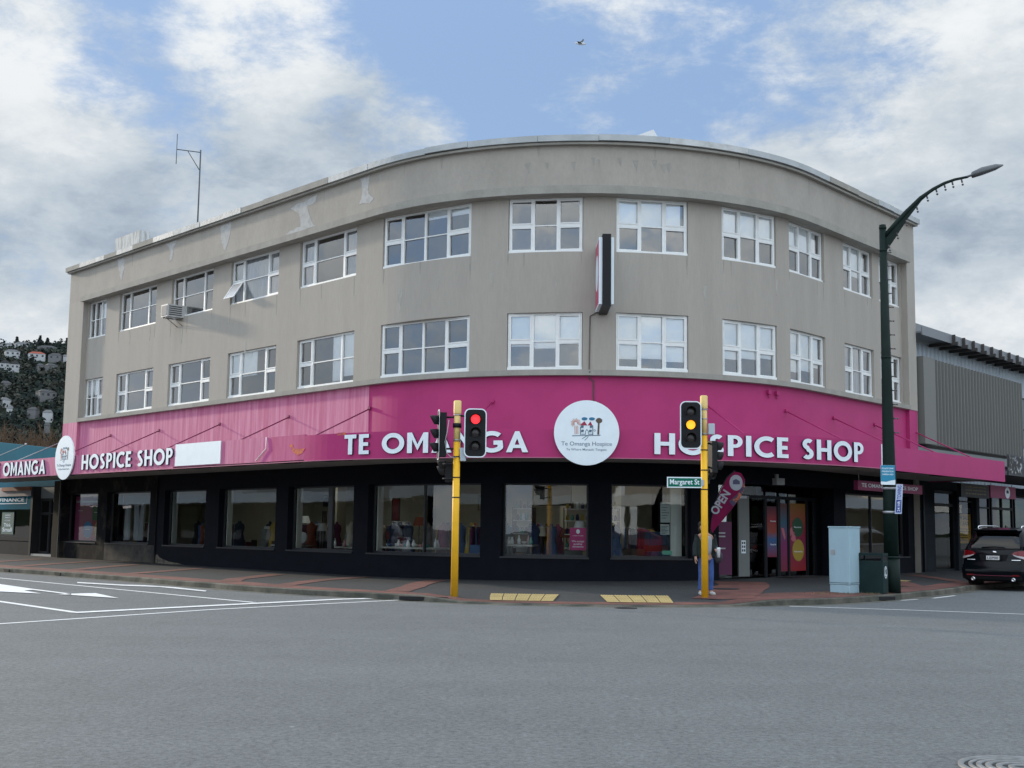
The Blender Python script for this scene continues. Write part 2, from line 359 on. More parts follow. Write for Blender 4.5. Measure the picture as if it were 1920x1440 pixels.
# ------------------------------------------------------------------ lettering
def arc(cx, cy, r, a0, a1, n=18, ry=None):
    ry = r if ry is None else ry
    return [(cx+r*math.cos(R_(a0+(a1-a0)*i/n)), cy+ry*math.sin(R_(a0+(a1-a0)*i/n))) for i in range(n+1)]
def stroke(pts, t):
    L_, R2 = [], []
    for i, p in enumerate(pts):
        a = pts[max(i-1, 0)]; b = pts[min(i+1, len(pts)-1)]
        d1 = Vector((p[0]-a[0], p[1]-a[1])); d2 = Vector((b[0]-p[0], b[1]-p[1]))
        if d1.length < 1e-9: d1 = d2
        if d2.length < 1e-9: d2 = d1
        d1.normalize(); d2.normalize(); n1 = Vector((-d1.y, d1.x)); n2v = Vector((-d2.y, d2.x)); mm = n1+n2v
        mm = mm.normalized()/max(.5, mm.normalized().dot(n1))
        L_.append((p[0]+mm.x*t/2, p[1]+mm.y*t/2)); R2.append((p[0]-mm.x*t/2, p[1]-mm.y*t/2))
    return L_+R2[::-1]
T = .215
def glyph(ch):
    if ch == 'T': return .62, [[(0, 1), (.62, 1), (.62, 1-T*.9), (.31+T/2, 1-T*.9), (.31+T/2, 0), (.31-T/2, 0), (.31-T/2, 1-T*.9), (0, 1-T*.9)]]
    if ch == 'E':
        h = T*.85
        return .50, [[(0, 0), (0, 1), (.49, 1), (.49, 1-h), (T, 1-h), (T, .5+h/2), (.46, .5+h/2), (.46, .5-h/2), (T, .5-h/2), (T, h), (.50, h), (.50, 0)]]
    if ch == 'H':
        return .74, [[(0, 0), (0, 1), (T, 1), (T, .5+T*.42), (.74-T, .5+T*.42), (.74-T, 1), (.74, 1), (.74, 0), (.74-T, 0), (.74-T, .5-T*.42), (T, .5-T*.42), (T, 0)]]
    if ch == 'I': return T, [[(0, 0), (0, 1), (T, 1), (T, 0)]]
    if ch == 'O': return 1.0, [arc(.5, .5, .51, 0, 350, 35), arc(.5, .5, .51-T, 0, 350, 35)[::-1]]
    if ch == 'M': return .90, [[(0, 0), (0, 1), (T*.95, 1), (.45, .42), (.90-T*.95, 1), (.90, 1), (.90, 0), (.90-T, 0), (.90-T, .66), (.45, .12), (T, .66), (T, 0)]]
    if ch == 'A': return .82, [[(0, 0), (.33, 1), (.49, 1), (.82, 0), (.61, 0), (.55, .20), (.27, .20), (.21, 0)], [(.32, .36), (.50, .36), (.41, .66)]]
    if ch == 'N': return .80, [[(0, 0), (0, 1), (T*.9, 1), (.80-T, .34), (.80-T, 1), (.80, 1), (.80, 0), (.80-T*.9, 0), (T, .66), (T, 0)]]
    if ch == 'G': return .90, [stroke(arc(.5, .5, .415, 48, 322, 26)+[(.5+.415*math.cos(R_(-38)), .5+.415*math.sin(R_(-38))), (.805, .46), (.56, .46)], T*.95)]
    if ch == 'C': return .80, [stroke(arc(.5, .5, .415, 52, 308, 26), T*.95)]
    if ch == 'P': return .58, [[(0, 0), (0, 1), (.28, 1)]+arc(.29, .70, .29, 85, -85, 12, .30)+[(.28, .40), (T, .40), (T, 0)], [(T, .56), (.26, .56)]+arc(.27, .70, .125, -80, 80, 8, .14)+[(.26, .84), (T, .84)]]
    if ch == 'S': return .56, [stroke([(x+.02, y) for x, y in arc(.27, .735, .175, 42, 255, 16)]+[(x, y) for x, y in arc(.25, .275, .185, 75, -140, 16)], T*.92)]
    return .36, []
def curve_mesh(splines, depth):
    cu = bpy.data.curves.new('tmp', 'CURVE'); cu.dimensions = '2D'; cu.fill_mode = 'BOTH'; cu.extrude = depth/2
    for pts in splines:
        sp = cu.splines.new('POLY'); sp.points.add(len(pts)-1); sp.use_cyclic_u = True
        for p, q in zip(sp.points, pts): p.co = (q[0], q[1], 0, 1)
    ob_ = bpy.data.objects.new('tmp', cu); col.objects.link(ob_)
    me = bpy.data.meshes.new_from_object(ob_.evaluated_get(bpy.context.evaluated_depsgraph_get()))
    r = ([tuple(v.co) for v in me.vertices], [list(p.vertices) for p in me.polygons])
    bpy.data.objects.remove(ob_); bpy.data.curves.remove(cu); bpy.data.meshes.remove(me)
    return r
def big_text(txt, gap=.135):
    x = 0; out = []
    for ch in txt:
        w_, sp = glyph(ch)
        for s_ in sp: out.append([(a+x, b) for a, b in s_])
        x += w_+gap
    return out, x-gap
def small_text(txt, size=1.0, depth=.004, bold=0.0, align='LEFT', space=1.0, shear=0):
    cu = bpy.data.curves.new('tmp', 'FONT'); cu.body = txt; cu.size = size; cu.extrude = depth/2; cu.offset = bold; cu.align_x = align; cu.space_character = space; cu.shear = shear
    cu.resolution_u = 3
    ob_ = bpy.data.objects.new('tmp', cu); col.objects.link(ob_)
    me = bpy.data.meshes.new_from_object(ob_.evaluated_get(bpy.context.evaluated_depsgraph_get()))
    r = ([tuple(v.co) for v in me.vertices], [list(p.vertices) for p in me.polygons])
    bpy.data.objects.remove(ob_); bpy.data.curves.remove(cu); bpy.data.meshes.remove(me)
    return r
def fit_text(mb, txt, fn, x0, x1, z0, h, depth=.004, bold=0.0, sx=None):
    """lay text between x0 and x1 (height h of capitals) on the surface fn(x, z, out)"""
    v, f = small_text(txt, 1.0, depth, bold)
    if not v: return
    xa = min(p[0] for p in v); xb = max(p[0] for p in v)
    k = (x1-x0)/(xb-xa); kz_ = h/.73
    mb.add([fn(x0+(p[0]-xa)*k, z0+p[1]*kz_, p[2]+depth/2) for p in v], f)
def big_on(mb, txt, fn, x0, x1, z0, z1, depth=.06):
    sp, wd = big_text(txt)
    v, f = curve_mesh(sp, depth); k = (x1-x0)/wd; kz_ = z1-z0
    mb.add([fn(x0+p[0]*k, z0+p[1]*kz_, p[2]+depth/2) for p in v], f)
def onF(o):     # facade surface
    def fn(x, z, d):
        q = F(x, o+d); return (q[0], q[1], z)
    return fn
def onP(c, ang, z0=0.0):   # flat sign: c = centre (x,y), ang = heading of its width
    r = (math.cos(ang), math.sin(ang)); n = (math.sin(ang), -math.cos(ang))
    def fn(x, z, d): return (c[0]+r[0]*x+n[0]*d, c[1]+r[1]*x+n[1]*d, z+z0)
    return fn
def slab_on(mb, fn, x0, x1, z0, z1, d0, d1):
    return mb.hexa([fn(x0, z0, d0), fn(x1, z0, d0), fn(x1, z0, d1), fn(x0, z0, d1), fn(x0, z1, d0), fn(x1, z1, d0), fn(x1, z1, d1), fn(x0, z1, d1)])
def poly_on(mb, fn, pts, d0, d1):
    v, f = curve_mesh([pts], 1.0)
    return mb.add([fn(p[0], p[1], d0 if p[2] < 0 else d1) for p in v], f)
def disc_pts(cx, cz, r, n=40, rz=None): return [(cx+r*math.cos(2*math.pi*i/n), cz+(rz or r)*math.sin(2*math.pi*i/n)) for i in range(n)]

# ================================================================== SETTING
g = MB(); g.add([(-2500, -600, 0), (2500, -600, 0), (2500, 3500, 0), (-2500, 3500, 0)], [(0, 1, 2, 3)])
struct(g.build('road', ROAD))
def srange(a, b, n): return [a+(b-a)*i/n for i in range(n+1)]
SS = srange(-62, -12, 10)[:-1]+srange(-12, 22, 136)+srange(22, 62, 10)[1:]
fp = MB(); rows = 12
vs = []
for s in SS:
    k_ = ko(s)-.14
    for j in range(rows+1):
        o = -.3+(k_+.3)*j/rows; q = F(s, o); vs.append((q[0], q[1], fz(s, max(0, o))))
fs = [(i*(rows+1)+j, (i+1)*(rows+1)+j, (i+1)*(rows+1)+j+1, i*(rows+1)+j+1) for i in range(len(SS)-1) for j in range(rows)]
fp.add(vs, fs, True); struct(fp.build('footpath', PATH))
kb = MB(); vs = []
for s in SS:
    k_ = ko(s); z = kz(s)+.004
    for (o, zz) in ((k_-.142, z-.15), (k_-.14, z), (k_-.02, z), (k_, z-.02), (k_+.01, .0), (k_+.30, .005), (k_+.31, -.02)):
        q = F(s, o); vs.append((q[0], q[1], zz))
kb.add(vs, [(i*7+j, (i+1)*7+j, (i+1)*7+j+1, i*7+j+1) for i in range(len(SS)-1) for j in range(6)])
struct(kb.build('kerb', KERBM))
# drain slots let into the kerb
for s in (5.05, -6.9, -10.3, 11.05):
    d = MB(); d.sb(s-.28, s+.28, ko(s)-.1, ko(s)+.016, .02, .10); struct(d.build('kerb_drain', BLACKM))
def strip_so(mb, pts, wd, dz=.005, n=14):
    """ribbon on the footpath given as (s, o) points"""
    P = []
    for (a, b), (c, d) in zip(pts, pts[1:]):
        m = max(2, int(math.hypot(c-a, d-b)/.3))
        P += [(a+(c-a)*i/m, b+(d-b)*i/m) for i in range(m)]
    P.append(pts[-1]); vs = []
    W = [Vector(F(*p)) for p in P]
    for i, p in enumerate(W):
        d = (W[min(i+1, len(W)-1)]-W[max(i-1, 0)]).normalized(); nrm = Vector((-d.y, d.x))*wd/2
        for t in (-1, 0, 1):
            q = p+nrm*t; vs.append((q.x, q.y, fzxy(q.x, q.y)+dz))
    mb.add(vs, [(i*3+j, (i+1)*3+j, (i+1)*3+j+1, i*3+j+1) for i in range(len(P)-1) for j in range(2)])
bb = MB(); vs = []
for s in SS:
    k_ = ko(s)-.145; wd = lin(s, [(-99, 1.0), (2, 1.0), (5.4, .55), (8.6, .6), (9.6, 1.9), (11.5, 1.2), (14, .7), (99, .7)])
    for t in (wd, wd*.5, 0):
        q = F(s, k_-t); vs.append((q[0], q[1], fz(s, k_-t)+.006))
bb.add(vs, [(i*3+j, (i+1)*3+j, (i+1)*3+j+1, i*3+j+1) for i in range(len(SS)-1) for j in range(2)])
struct(bb.build('brick_kerb_band', BRICK))
for pts, wd in (([(2.5, 6.9), (1.97, 5.2), (.3, .7)], .55), ([(4.5, 7.4), (4.15, 5.1), (3.2, 1.2)], .6), ([(.9, 6.0), (-.2, 4.6), (-2.6, 1.9)], .55),
                ([(-4.2, 6.2), (-5.9, 4.2), (-8.6, 1.2)], .5), ([(-8, 6.1), (-10.3, 4.1), (-13, 1.5)], .5), ([(-12, 6.2), (-14.5, 4), (-17, 1.5)], .5), ([(-16, 6.2), (-21, 1.8)], .5),
                ([(8.6, 7.2), (9.4, 4.6), (10.9, 1.2)], 1.4), ([(13.5, 4.1), (15.0, 2.6), (16.2, .9)], 1.2), ([(17.6, 4), (20.5, 1)], .6)):
    b_ = MB(); strip_so(b_, pts, wd, .010); struct(b_.build('brick_cross_band', BRICK))
for (a, b, c, d) in ((5.80, 6.52, 6.54, 5.59), (7.12, 7.87, 8.03, 7.09)):
    tb = MB(); db = MB(); n = 5
    for i in range(n):
        for j in range(4):
            def pt(u, v):
                s_lo = a+(b-a)*u; s_hi = d+(c-d)*u; s = s_lo+(s_hi-s_lo)*v; o = 8.30-2.05*v
                q = F(s, o); return (q[0], q[1], fz(s, o)+.016)
            e_ = .03
            u0, u1, v0, v1 = (i+e_)/n, (i+1-e_)/n, (j+e_)/4, (j+1-e_)/4
            tb.add([pt(u0, v0), pt(u1, v0), pt(u1, v1), pt(u0, v1)], [(0, 1, 2, 3)])
            for p in range(5):
                for q_ in range(5):
                    c_ = pt(u0+(u1-u0)*(p+.5)/5, v0+(v1-v0)*(q_+.5)/5); r_ = .020
                    db.add([(c_[0]-r_, c_[1]-r_, c_[2]), (c_[0]+r_, c_[1]-r_, c_[2]), (c_[0]+r_, c_[1]+r_, c_[2]), (c_[0]-r_, c_[1]+r_, c_[2]), (c_[0], c_[1], c_[2]+.012)], [(0, 1, 4), (1, 2, 4), (2, 3, 4), (3, 0, 4)])
    tb.add(db.v, db.f); struct(tb.build('tactile_paving', TACT))
ym = MB(); strip_so(ym, [(15.6, 2.75), (16.3, 2.6)], .32, .014); struct(ym.build('tactile_paving', TACT))
def line(pts, wd, name='road_marking', z=.005):
    m = MB(); P = [Vector(p) for p in pts]; vs = []
    for i, p in enumerate(P):
        d1 = (p-P[max(i-1, 0)]) if i else (P[1]-p); d2 = (P[min(i+1, len(P)-1)]-p) if i < len(P)-1 else d1
        d1 = d1.normalized(); d2 = d2.normalized(); n1 = Vector((-d1.y, d1.x)); mm = (n1+Vector((-d2.y, d2.x))).normalized(); mm = mm/max(.5, mm.dot(n1))
        vs += [(p.x+mm.x*wd/2, p.y+mm.y*wd/2, z), (p.x-mm.x*wd/2, p.y-mm.y*wd/2, z)]
    m.add(vs, [(2*i, 2*i+1, 2*i+3, 2*i+2) for i in range(len(P)-1)]); return struct(m.build(name, PAINT))
line([(-30, 53), (-14.81, 36.66), (-5.35, 26.55)], .12)
line([(-24, 41.2), (-10.4, 25.81), (-7.81, 22.88)], .16)
line([(-7.86, 22.8), (-5.28, 26.18), (-3.76, 28.1), (-2.75, 28.9)], .28, z=.009)
line([(-10.5, 16.1), (-8.09, 20.14), (-5.66, 24.21), (-2.4, 28.2)], .12)
line([(6.14, 27.67), (8.45, 26.86), (10.56, 25.92), (20, 21.9)], .11)
line([(9.53, 30.7), (10.12, 31.3)], .1); line([(10.72, 31.92), (11.81, 33.45)], .1)
def flat(pts, name, m, z=.006):
    k = MB(); k.add([(a, b, z) for a, b in pts], [list(range(len(pts)))]); return struct(k.build(name, m))
for pts in ([(-10.22, 28.57), (-10.01, 28.86), (-9.57, 29.21), (-8.45, 27.35), (-9.83, 28.32)],
            [(-14.51, 33.82), (-13.27, 32.89), (-11.59, 30.72), (-10.01, 28.86), (-9.86, 28.43), (-11.41, 30.24), (-11.51, 29.95), (-10.63, 28.7), (-11.84, 29.36), (-12.91, 30.11)],
            [(-11.86, 34.63), (-11.65, 34.01), (-10.07, 32.87), (-8.98, 32.43), (-7.35, 30.52), (-7.4, 30.89), (-8.56, 32.4), (-9.64, 33.3), (-10.25, 33.45)]):
    flat(pts, 'road_arrow_marking', PAINT, .013)
ROADP = asphalt('road_patch_asphalt', (.100, .106, .110))
flat([(2.93, 9.01), (3.12, 9.38), (3.33, 9.52), (3.56, 9.5), (3.96, 9.41), (4.5, 9.3), (4.7, 8.5), (4.2, 8.1), (2.86, 8.36)], 'road_patch', ROADP, .003)
IRON = mat('cast_iron', (.15, .155, .155), .5, .2, c2=(.25, .255, .255), vscale=9, lo=.4, hi=.7); IRDK = mat('iron_groove_dirt', (.035, .035, .035), .9)
mh = thing('manhole_cover', 'round cast iron manhole cover with raised rings at the bottom right of the road', 'manhole', (3.56, 8.86, 0))
m = MB(); c = (3.56, 8.86, 0)
m.lathe(c, [(.42, .0), (.42, .018), (.385, .018), (.38, .008)], 48); m.build('frame', IRON, mh)
m = MB(); m.lathe(c, [(.379, .007), (0, .007)], 40); m.build('cover', IRDK, mh)
for r0, r1 in ((.325, .35), (.265, .30), (.20, .24), (.13, .17), (.05, .09)):
    m = MB(); m.lathe(c, [(r0, .007), (r0, .017), (r1, .017), (r1, .007)], 40); m.build('cover_ring', IRON, mh)
m = MB()
for k in range(1): m.box(c[0]-.03, c[0]+.03, c[1]-.37, c[1]-.355, .007, .016)
m.build('lifting_slot', IRON, mh)
for (x, y, r, lb) in ((2.42, 26.25, .24, 'small dark round service cover in the road between the two signal poles'),):
    m = MB(); m.lathe((x, y, 0), [(r, .0), (r, .012), (r*.8, .012), (r*.78, .006), (0, .006)], 24)
    tag(m.build('service_cover', BLACKM), lb, 'service cover')
q = F(9.3, 4.4); m = MB(); m.lathe((q[0], q[1], fz(9.3, 4.4)), [(.33, .0), (.33, .022), (.28, .022), (0, .02)], 24)
tag(m.build('service_cover', BLACKM), 'dark round cover in the footpath in front of the pale blue cabinet', 'service cover')

# ================================================================== MAIN BUILDING
SL, SR = -23.1, 22.8
bq = F(7, 0); B = thing('corner_building', 'three storey taupe corner building with curved front, white windows and a dark shop below', 'building', (bq[0], bq[1], 0))
UP = [-22.31, -19.75, -18.48, -15.15, -13.87, -10.59, -9.31, -6.02, -4.69, -1.38, 0.03, 3.51, 4.68, 6.87, 7.82, 9.99, 11.12, 13.3, 13.95, 16.2, 17.56, 19.77, 20.31, 22.05]
UP = [(UP[i], UP[i+1]) for i in range(0, 24, 2)]
UP[0] = (-21.55, -19.75)
ZU, ZD = (9.66, 11.29), (6.20, 7.87)
SHOP = [(-22.9, -19.65), (-18.75, -14.9), (-13.68, -10.49), (-9.52, -5.69), (-4.93, -1.17), (-.4, 3.95), (4.58, 7.07), (7.71, 10.06), (17.43, 22.3)]
ZS = (.83, 2.92)
DOOR = (10.95, 16.6, 0, 3.02)
def panels(s0, s1, z0, z1, holes, of, ob_, mats, name, zf=None, ds=.3):
    """wall skin at offset of with openings and their reveals back to ob_"""
    mb = MB()
    ss = sorted({s0, s1, *[max(s0, min(s1, h[0])) for h in holes], *[max(s0, min(s1, h[1])) for h in holes]})
    zs = sorted({z0, z1, *[h[2] for h in holes if z0 < h[2] < z1], *[h[3] for h in holes if z0 < h[3] < z1]})
    def sub(a, b):
        n = max(1, math.ceil((b-a)/ds)) if (b > 0 and a < LA) else 1
        return [a+(b-a)*i/n for i in range(n+1)]
    for a, b in zip(ss, ss[1:]):
        for c, d in zip(zs, zs[1:]):
            if any(h[0]-1e-6 <= a and b <= h[1]+1e-6 and h[2]-1e-6 <= c and d <= h[3]+1e-6 for h in holes): continue
            S = sub(a, b); vs = []
            for q in S:
                p = F(q, of); vs += [(p[0], p[1], c), (p[0], p[1], d)]
            mb.add(vs, [(2*i, 2*i+2, 2*i+3, 2*i+1) for i in range(len(S)-1)])
    for h in holes:
        for q in (h[0], h[1]):
            a, b = F(q, of), F(q, ob_); mb.add([(a[0], a[1], h[2]), (b[0], b[1], h[2]), (b[0], b[1], h[3]), (a[0], a[1], h[3])], [(0, 1, 2, 3)])
        for z in (h[2], h[3]):
            S = sub(h[0], h[1]); vs = []
            for q in S:
                a, b = F(q, of), F(q, ob_); vs += [(a[0], a[1], z), (b[0], b[1], z)]
            mb.add(vs, [(2*i, 2*i+2, 2*i+3, 2*i+1) for i in range(len(S)-1)])
    return mb.build(name, mats, B, recalc=False)
holes = [(a, b, *ZU) for a, b in UP]+[(a, b, *ZD) for a, b in UP]
holes[12] = (-21.55, UP[0][1], *ZD)
panels(-21.6, 22.12, 6.1, 11.35, holes, .12, -.14, WALL, 'wall')
m = MB()
m.sb(SL, -21.6, -.3, .35, 6.0, 11.4); m.build('pier_wall', WALL, B); m = MB(); m.sb(22.12, SR, -.3, .35, 6.0, 11.4); m.build('pier_wall', WALL, B)
m = MB(); m.sb(SL, SR, -.1, .35, 11.4, 12.76, .25); m.build('parapet', PARA, B)
m = MB(); m.sb(-21.62, 22.14, .10, .50, 11.30, 11.50, .25); m.sb(-21.62, 22.14, .10, .43, 11.50, 11.56, .25); m.build('window_hood', TRIM, B)
m = MB(); m.sb(-21.62, 22.14, .05, .40, 6.0, 6.155, .25); m.build('sill_band', TRIM, B)
m = MB(); m.sb(SL-.05, SR+.05, -.35, .50, 12.76, 12.83, .25); m.build('cornice', TRIM, B)
m = MB()
random.seed(3)
s = SL-.1
while s < SR+.1:      # lengths of metal capping, some lifted and lapped
    e_ = min(SR+.1, s+random.uniform(1.1, 2.6)); k = random.uniform(0, .045)
    c_ = MB(); c_.sb(s, e_-.008, -.4, .57+k*.25, 12.835+(k*.6 if s > -2 else 0), 13.015+k*.6, .2); c_.build('capping', CAPM if s > -3 and random.random() < .85 else random.choice((CAPM, TRIM, CAPW)), B)
    s = e_
# roof slab, floors, rear walls
def poly_slab(name, z0, z1, o, mt, extra=-14):
    S = srange(SL+.05, 0, 3)[:-1]+srange(0, LA, 40)+srange(LA, SR-.05, 3)[1:]
    P = [F(q, o) for q in S]+[F(SR-.05, extra), F(SL+.05, extra)]; n = len(P)
    mb = MB(); mb.add([(x, y, z0) for x, y in P]+[(x, y, z1) for x, y in P], [list(range(n))[::-1], list(range(n, 2*n))]); return mb.build(name, mt, B)
poly_slab('roof', 12.42, 12.5, 0, ROOFM); poly_slab('upper_floor', 8.7, 8.95, .05, DARKW); poly_slab('upper_floor', 5.6, 5.85, .05, DARKW)
m = MB()
def vwall(p, q, z0, z1): m.add([(p[0], p[1], z0), (q[0], q[1], z0), (q[0], q[1], z1), (p[0], p[1], z1)], [(0, 1, 2, 3)])
vwall(F(SL, .34), F(SL, -14), 0, 12.8); vwall(F(SR, .34), F(SR, -14), 0, 12.8); vwall(F(SR, -14), F(SL, -14), 0, 12.8); m.build('rear_wall', WALL, B)
m = MB(); m.sb(SL+.2, SR-.2, -5.2, -5.1, 5.85, 8.7, .6); m.sb(SL+.2, SR-.2, -5.2, -5.1, 8.95, 12.42, .6)
for s in (-19.1, -14.5, -9.9, -5.3, -.7, 4.1, 7.35, 10.6, 13.6, 16.9, 20.05): m.sb(s-.05, s+.05, -5.1, -.16, 5.85, 8.7); m.sb(s-.05, s+.05, -5.1, -.16, 8.95, 12.42)
m.build('room_wall', DARKW, B)
# repair patches on the parapet
fnp = onF(.352)
for pts in ([(-18.4, 12.74), (-17.72, 12.74), (-17.75, 12.3), (-17.9, 11.8), (-18.0, 11.82), (-18.2, 12.2), (-18.3, 12.4)], [(-14.1, 12.70), (-13.2, 12.72), (-13.3, 12.55), (-13.42, 12.4), (-13.5, 12.0), (-13.7, 11.95), (-13.68, 12.4), (-13.95, 12.6)],
            [(-9.8, 12.68), (-9.05, 12.7), (-9.1, 12.2), (-9.4, 11.68), (-9.6, 11.9), (-9.72, 12.2)], [(-5.0, 12.5), (-3.4, 12.68), (-3.5, 12.45), (-4.0, 12.35), (-3.72, 11.8), (-3.45, 11.58), (-5.3, 11.58), (-5.2, 11.66), (-4.35, 11.75), (-4.5, 12.2), (-4.75, 12.35)],
            [(-.98, 12.72), (-.45, 12.74), (-.52, 12.4), (-.5, 12.15), (-.2, 11.95), (-.4, 11.82), (-.75, 11.9), (-1.0, 11.85), (-.85, 12.1), (-.85, 12.5)]):
    m = MB(); rr = []
    for (a, b), (c, d) in zip(pts, pts[1:]+pts[:1]):
        for t in (.0, .25, .5, .75): rr.append((a+(c-a)*t+random.uniform(-.035, .035), b+(d-b)*t+random.uniform(-.03, .03)))
    poly_on(m, fnp, rr, -.005, .003); m.build('plaster_patch', PATCHM, B)
GHOST = mat('old_sign_ghost', (.275, .26, .228), .9, c2=(.325, .305, .268), vscale=7, lo=.35, hi=.6)
for i, s in enumerate((5.3, 5.85, 6.6, 7.15, 7.3, 7.9, 8.35, 8.9, 9.15, 9.3)):
    m = MB(); z = 12.30+random.uniform(-.12, .08); k = random.uniform(.03, .14)
    fn = onF(.352); poly_on(m, fn, [(s-k, z+random.uniform(-.02, .05)), (s+k*.7, z+.04), (s+k*.4, z-.1-random.random()*.12), (s+.02, z-.2-random.random()*.15), (s-k*.5, z-.12)], -.004, .002); m.build('sign_ghost_mark', GHOST, B)
# vertical weather streaks below the sill line and hood
STRK = mat('weather_streak', (.40, .385, .35), .9, c2=(.335, .315, .275), vscale=9, vsc=(1, 1, .3), lo=.35, hi=.6)
for s, z, l, wd in ((-15.6, 9.55, .55, .05), (.9, 8.9, .7, .12), (2.4, 9.2, .5, .05), (4.2, 9.1, .45, .06), (-12.9, 9.2, .6, .04), (-17.4, 9.45, .4, .04), (13.3, 9.3, .5, .05), (10.55, 8.8, .45, .09), (-18.5, 11.9, .3, .06), (6.1, 9.0, .5, .05), (-8.1, 8.2, .6, .06)):
    m = MB(); poly_on(m, onF(.122), [(s-wd, z), (s+wd, z), (s+wd*.6, z-l*.6), (s, z-l), (s-wd*.8, z-l*.5)], -.004, .002); m.build('weather_streak', STRK, B)

RUN = mat('dirt_run', (.262, .245, .212), .9, c2=(.325, .30, .262), vscale=11, vsc=(1, 1, .4), lo=.35, hi=.6)
random.seed(19)
for (a, b) in UP:
    for z0_ in (ZU[0]-.02,):
        for s in (a+random.uniform(0, .12), b-random.uniform(0, .12), random.uniform(a+.3, b-.3)):
            wd, l = random.uniform(.012, .04), random.uniform(.25, .8); m = MB(); poly_on(m, onF(.1215), [(s-wd, z0_), (s+wd, z0_), (s+wd*.5, z0_-l*.55), (s+.004, z0_-l), (s-wd*.7, z0_-l*.4)], -.004, .0015); m.build('dirt_run', RUN, B)
for s in (-20.5, -17, -13.5, -11.2, -8, -3, 1.2, 2.6, 5.6, 8.9, 11.6, 14.8, 18.4, 20.9):
    wd, l = random.uniform(.02, .07), random.uniform(.2, .6); m = MB(); poly_on(m, onF(.3515), [(s-wd, 12.75), (s+wd, 12.75), (s+wd*.5, 12.75-l*.55), (s, 12.75-l), (s-wd*.7, 12.75-l*.4)], -.004, .0012); m.build('dirt_run', RUN, B)
def upper_window(s0, s1, z0, z1, cols, blinds=(), curtain=(), sash='', o=.0, opened=None, tr=.5):
    a, b = Vector(F(s0, o)), Vector(F(s1, o)); wd = (b-a).length; r = (b-a)/wd; n = Vector((r.y, -r.x))
    ang = math.atan2(r.y, r.x); fn = onP((a.x, a.y), ang, z0); H = z1-z0
    xs = [0]
    for c in cols: xs.append(xs[-1]+c*wd/sum(cols))
    m = MB(); f = .055; zt = H*(1-tr)
    slab_on(m, fn, -.01, wd+.01, -.02, .07, -.03, .085)          # sill
    slab_on(m, fn, 0, wd, H-f, H, -.03, .045)
    slab_on(m, fn, 0, f, .07, H-f, -.03, .045); slab_on(m, fn, wd-f, wd, .07, H-f, -.03, .045)
    for x in xs[1:-1]: slab_on(m, fn, x-.04, x+.04, .07, H-f, -.03, .047)
    for i in range(len(cols)):
        xa = xs[i]+(f if i == 0 else .04); xb = xs[i+1]-(f if i == len(cols)-1 else .04)
        th = .045 if sash and sash[i] == 's' else .016
        slab_on(m, fn, xa, xb, zt-th, zt+th, -.025, .04)
        if sash and sash[i] == 's':       # opening lights have their own thicker sash
            for (za, zb) in ((.07, zt-th), (zt+th, H-f)):
                if opened == i and za < .1: continue
                e_ = .035
                slab_on(m, fn, xa, xb, za, za+e_, -.02, .056); slab_on(m, fn, xa, xb, zb-e_, zb, -.02, .056)
                slab_on(m, fn, xa, xa+e_, za+e_, zb-e_, -.02, .056); slab_on(m, fn, xb-e_, xb, za+e_, zb-e_, -.02, .056)
                slab_on(m, fn, xa+.02, xb-.02, zb+.004, zb+.016, .056, .06)
    W = m.build('window', WHITEP, B)
    pm = MB()
    for i in range(len(cols)):
        for (za, zb, sk) in ((.05, zt, opened == i), (zt, H-.04, False)):
            if sk: continue
            t1, t2 = random.uniform(-.007, .007), random.uniform(-.014, .014)
            xa, xb = xs[i]+.02, xs[i+1]-.02
            pm.add([fn(xa, za, t1), fn(xb, za, -t1), fn(xb, zb, t2-t1), fn(xa, zb, t2+t1)], [(0, 1, 2, 3)])
    pm.build('pane', GLU, W, recalc=False)
    for (i, fr, x_a, x_b) in [(*q, 0, 1)[:4] if len(q) == 2 else q for q in blinds]:
        bm_ = MB(); xa = xs[i]+(xs[i+1]-xs[i])*x_a+.03; xb = xs[i]+(xs[i+1]-xs[i])*x_b-.03
        slab_on(bm_, fn, xa, xb, H*(1-fr)+.02, H-.02, -.055, -.045); slab_on(bm_, fn, xa, xb, H*(1-fr), H*(1-fr)+.02, -.06, -.04); bm_.build('blind', BLIND, W)
    for (i, x_a, x_b) in curtain:
        cm = MB(); vs = []; xa = xs[i]+(xs[i+1]-xs[i])*x_a; xb = xs[i]+(xs[i+1]-xs[i])*x_b; k = int((xb-xa)/.02)
        for j in range(k+1):
            x = xa+(xb-xa)*j/k; d = -.09+.03*math.sin(x*38+math.sin(x*9)*2); vs += [fn(x, .04, d), fn(x, H, d)]
        cm.add(vs, [(2*j, 2*j+2, 2*j+3, 2*j+1) for j in range(k)], True); cm.build('curtain', CURT, W)
    if opened is not None:
        sm_ = MB(); xa, xb = xs[opened]+f, xs[opened+1]-.04; hh = zt-.1
        def sfn(x, z, d): # hinged at top, pushed out at the bottom
            t = R_(32); zz = hh-z; return fn(x, .08+hh-zz*math.cos(t)+d*math.sin(t)*0, .06+zz*math.sin(t)+d)
        for (p, q_, za, zb) in ((xa, xb, 0, .05), (xa, xb, hh-.05, hh), (xa, xa+.05, .05, hh-.05), (xb-.05, xb, .05, hh-.05)): slab_on(sm_, sfn, p, q_, za, zb, -.02, .02)
        S_ = sm_.build('open_sash', WHITEP, W)
        gm = MB(); gm.add([sfn(xa, 0, 0), sfn(xb, 0, 0), sfn(xb, hh, 0), sfn(xa, hh, 0)], [(0, 1, 2, 3)]); gm.build('sash_pane', glass('frosted_pane', (.5, .52, .52), 1.8, .35, .35), W, recalc=False)
    return W
n3 = [1, 2.1, 1]; e3 = [1, 1, 1]; e4 = [1, 1.15, 1.15, 1.15]
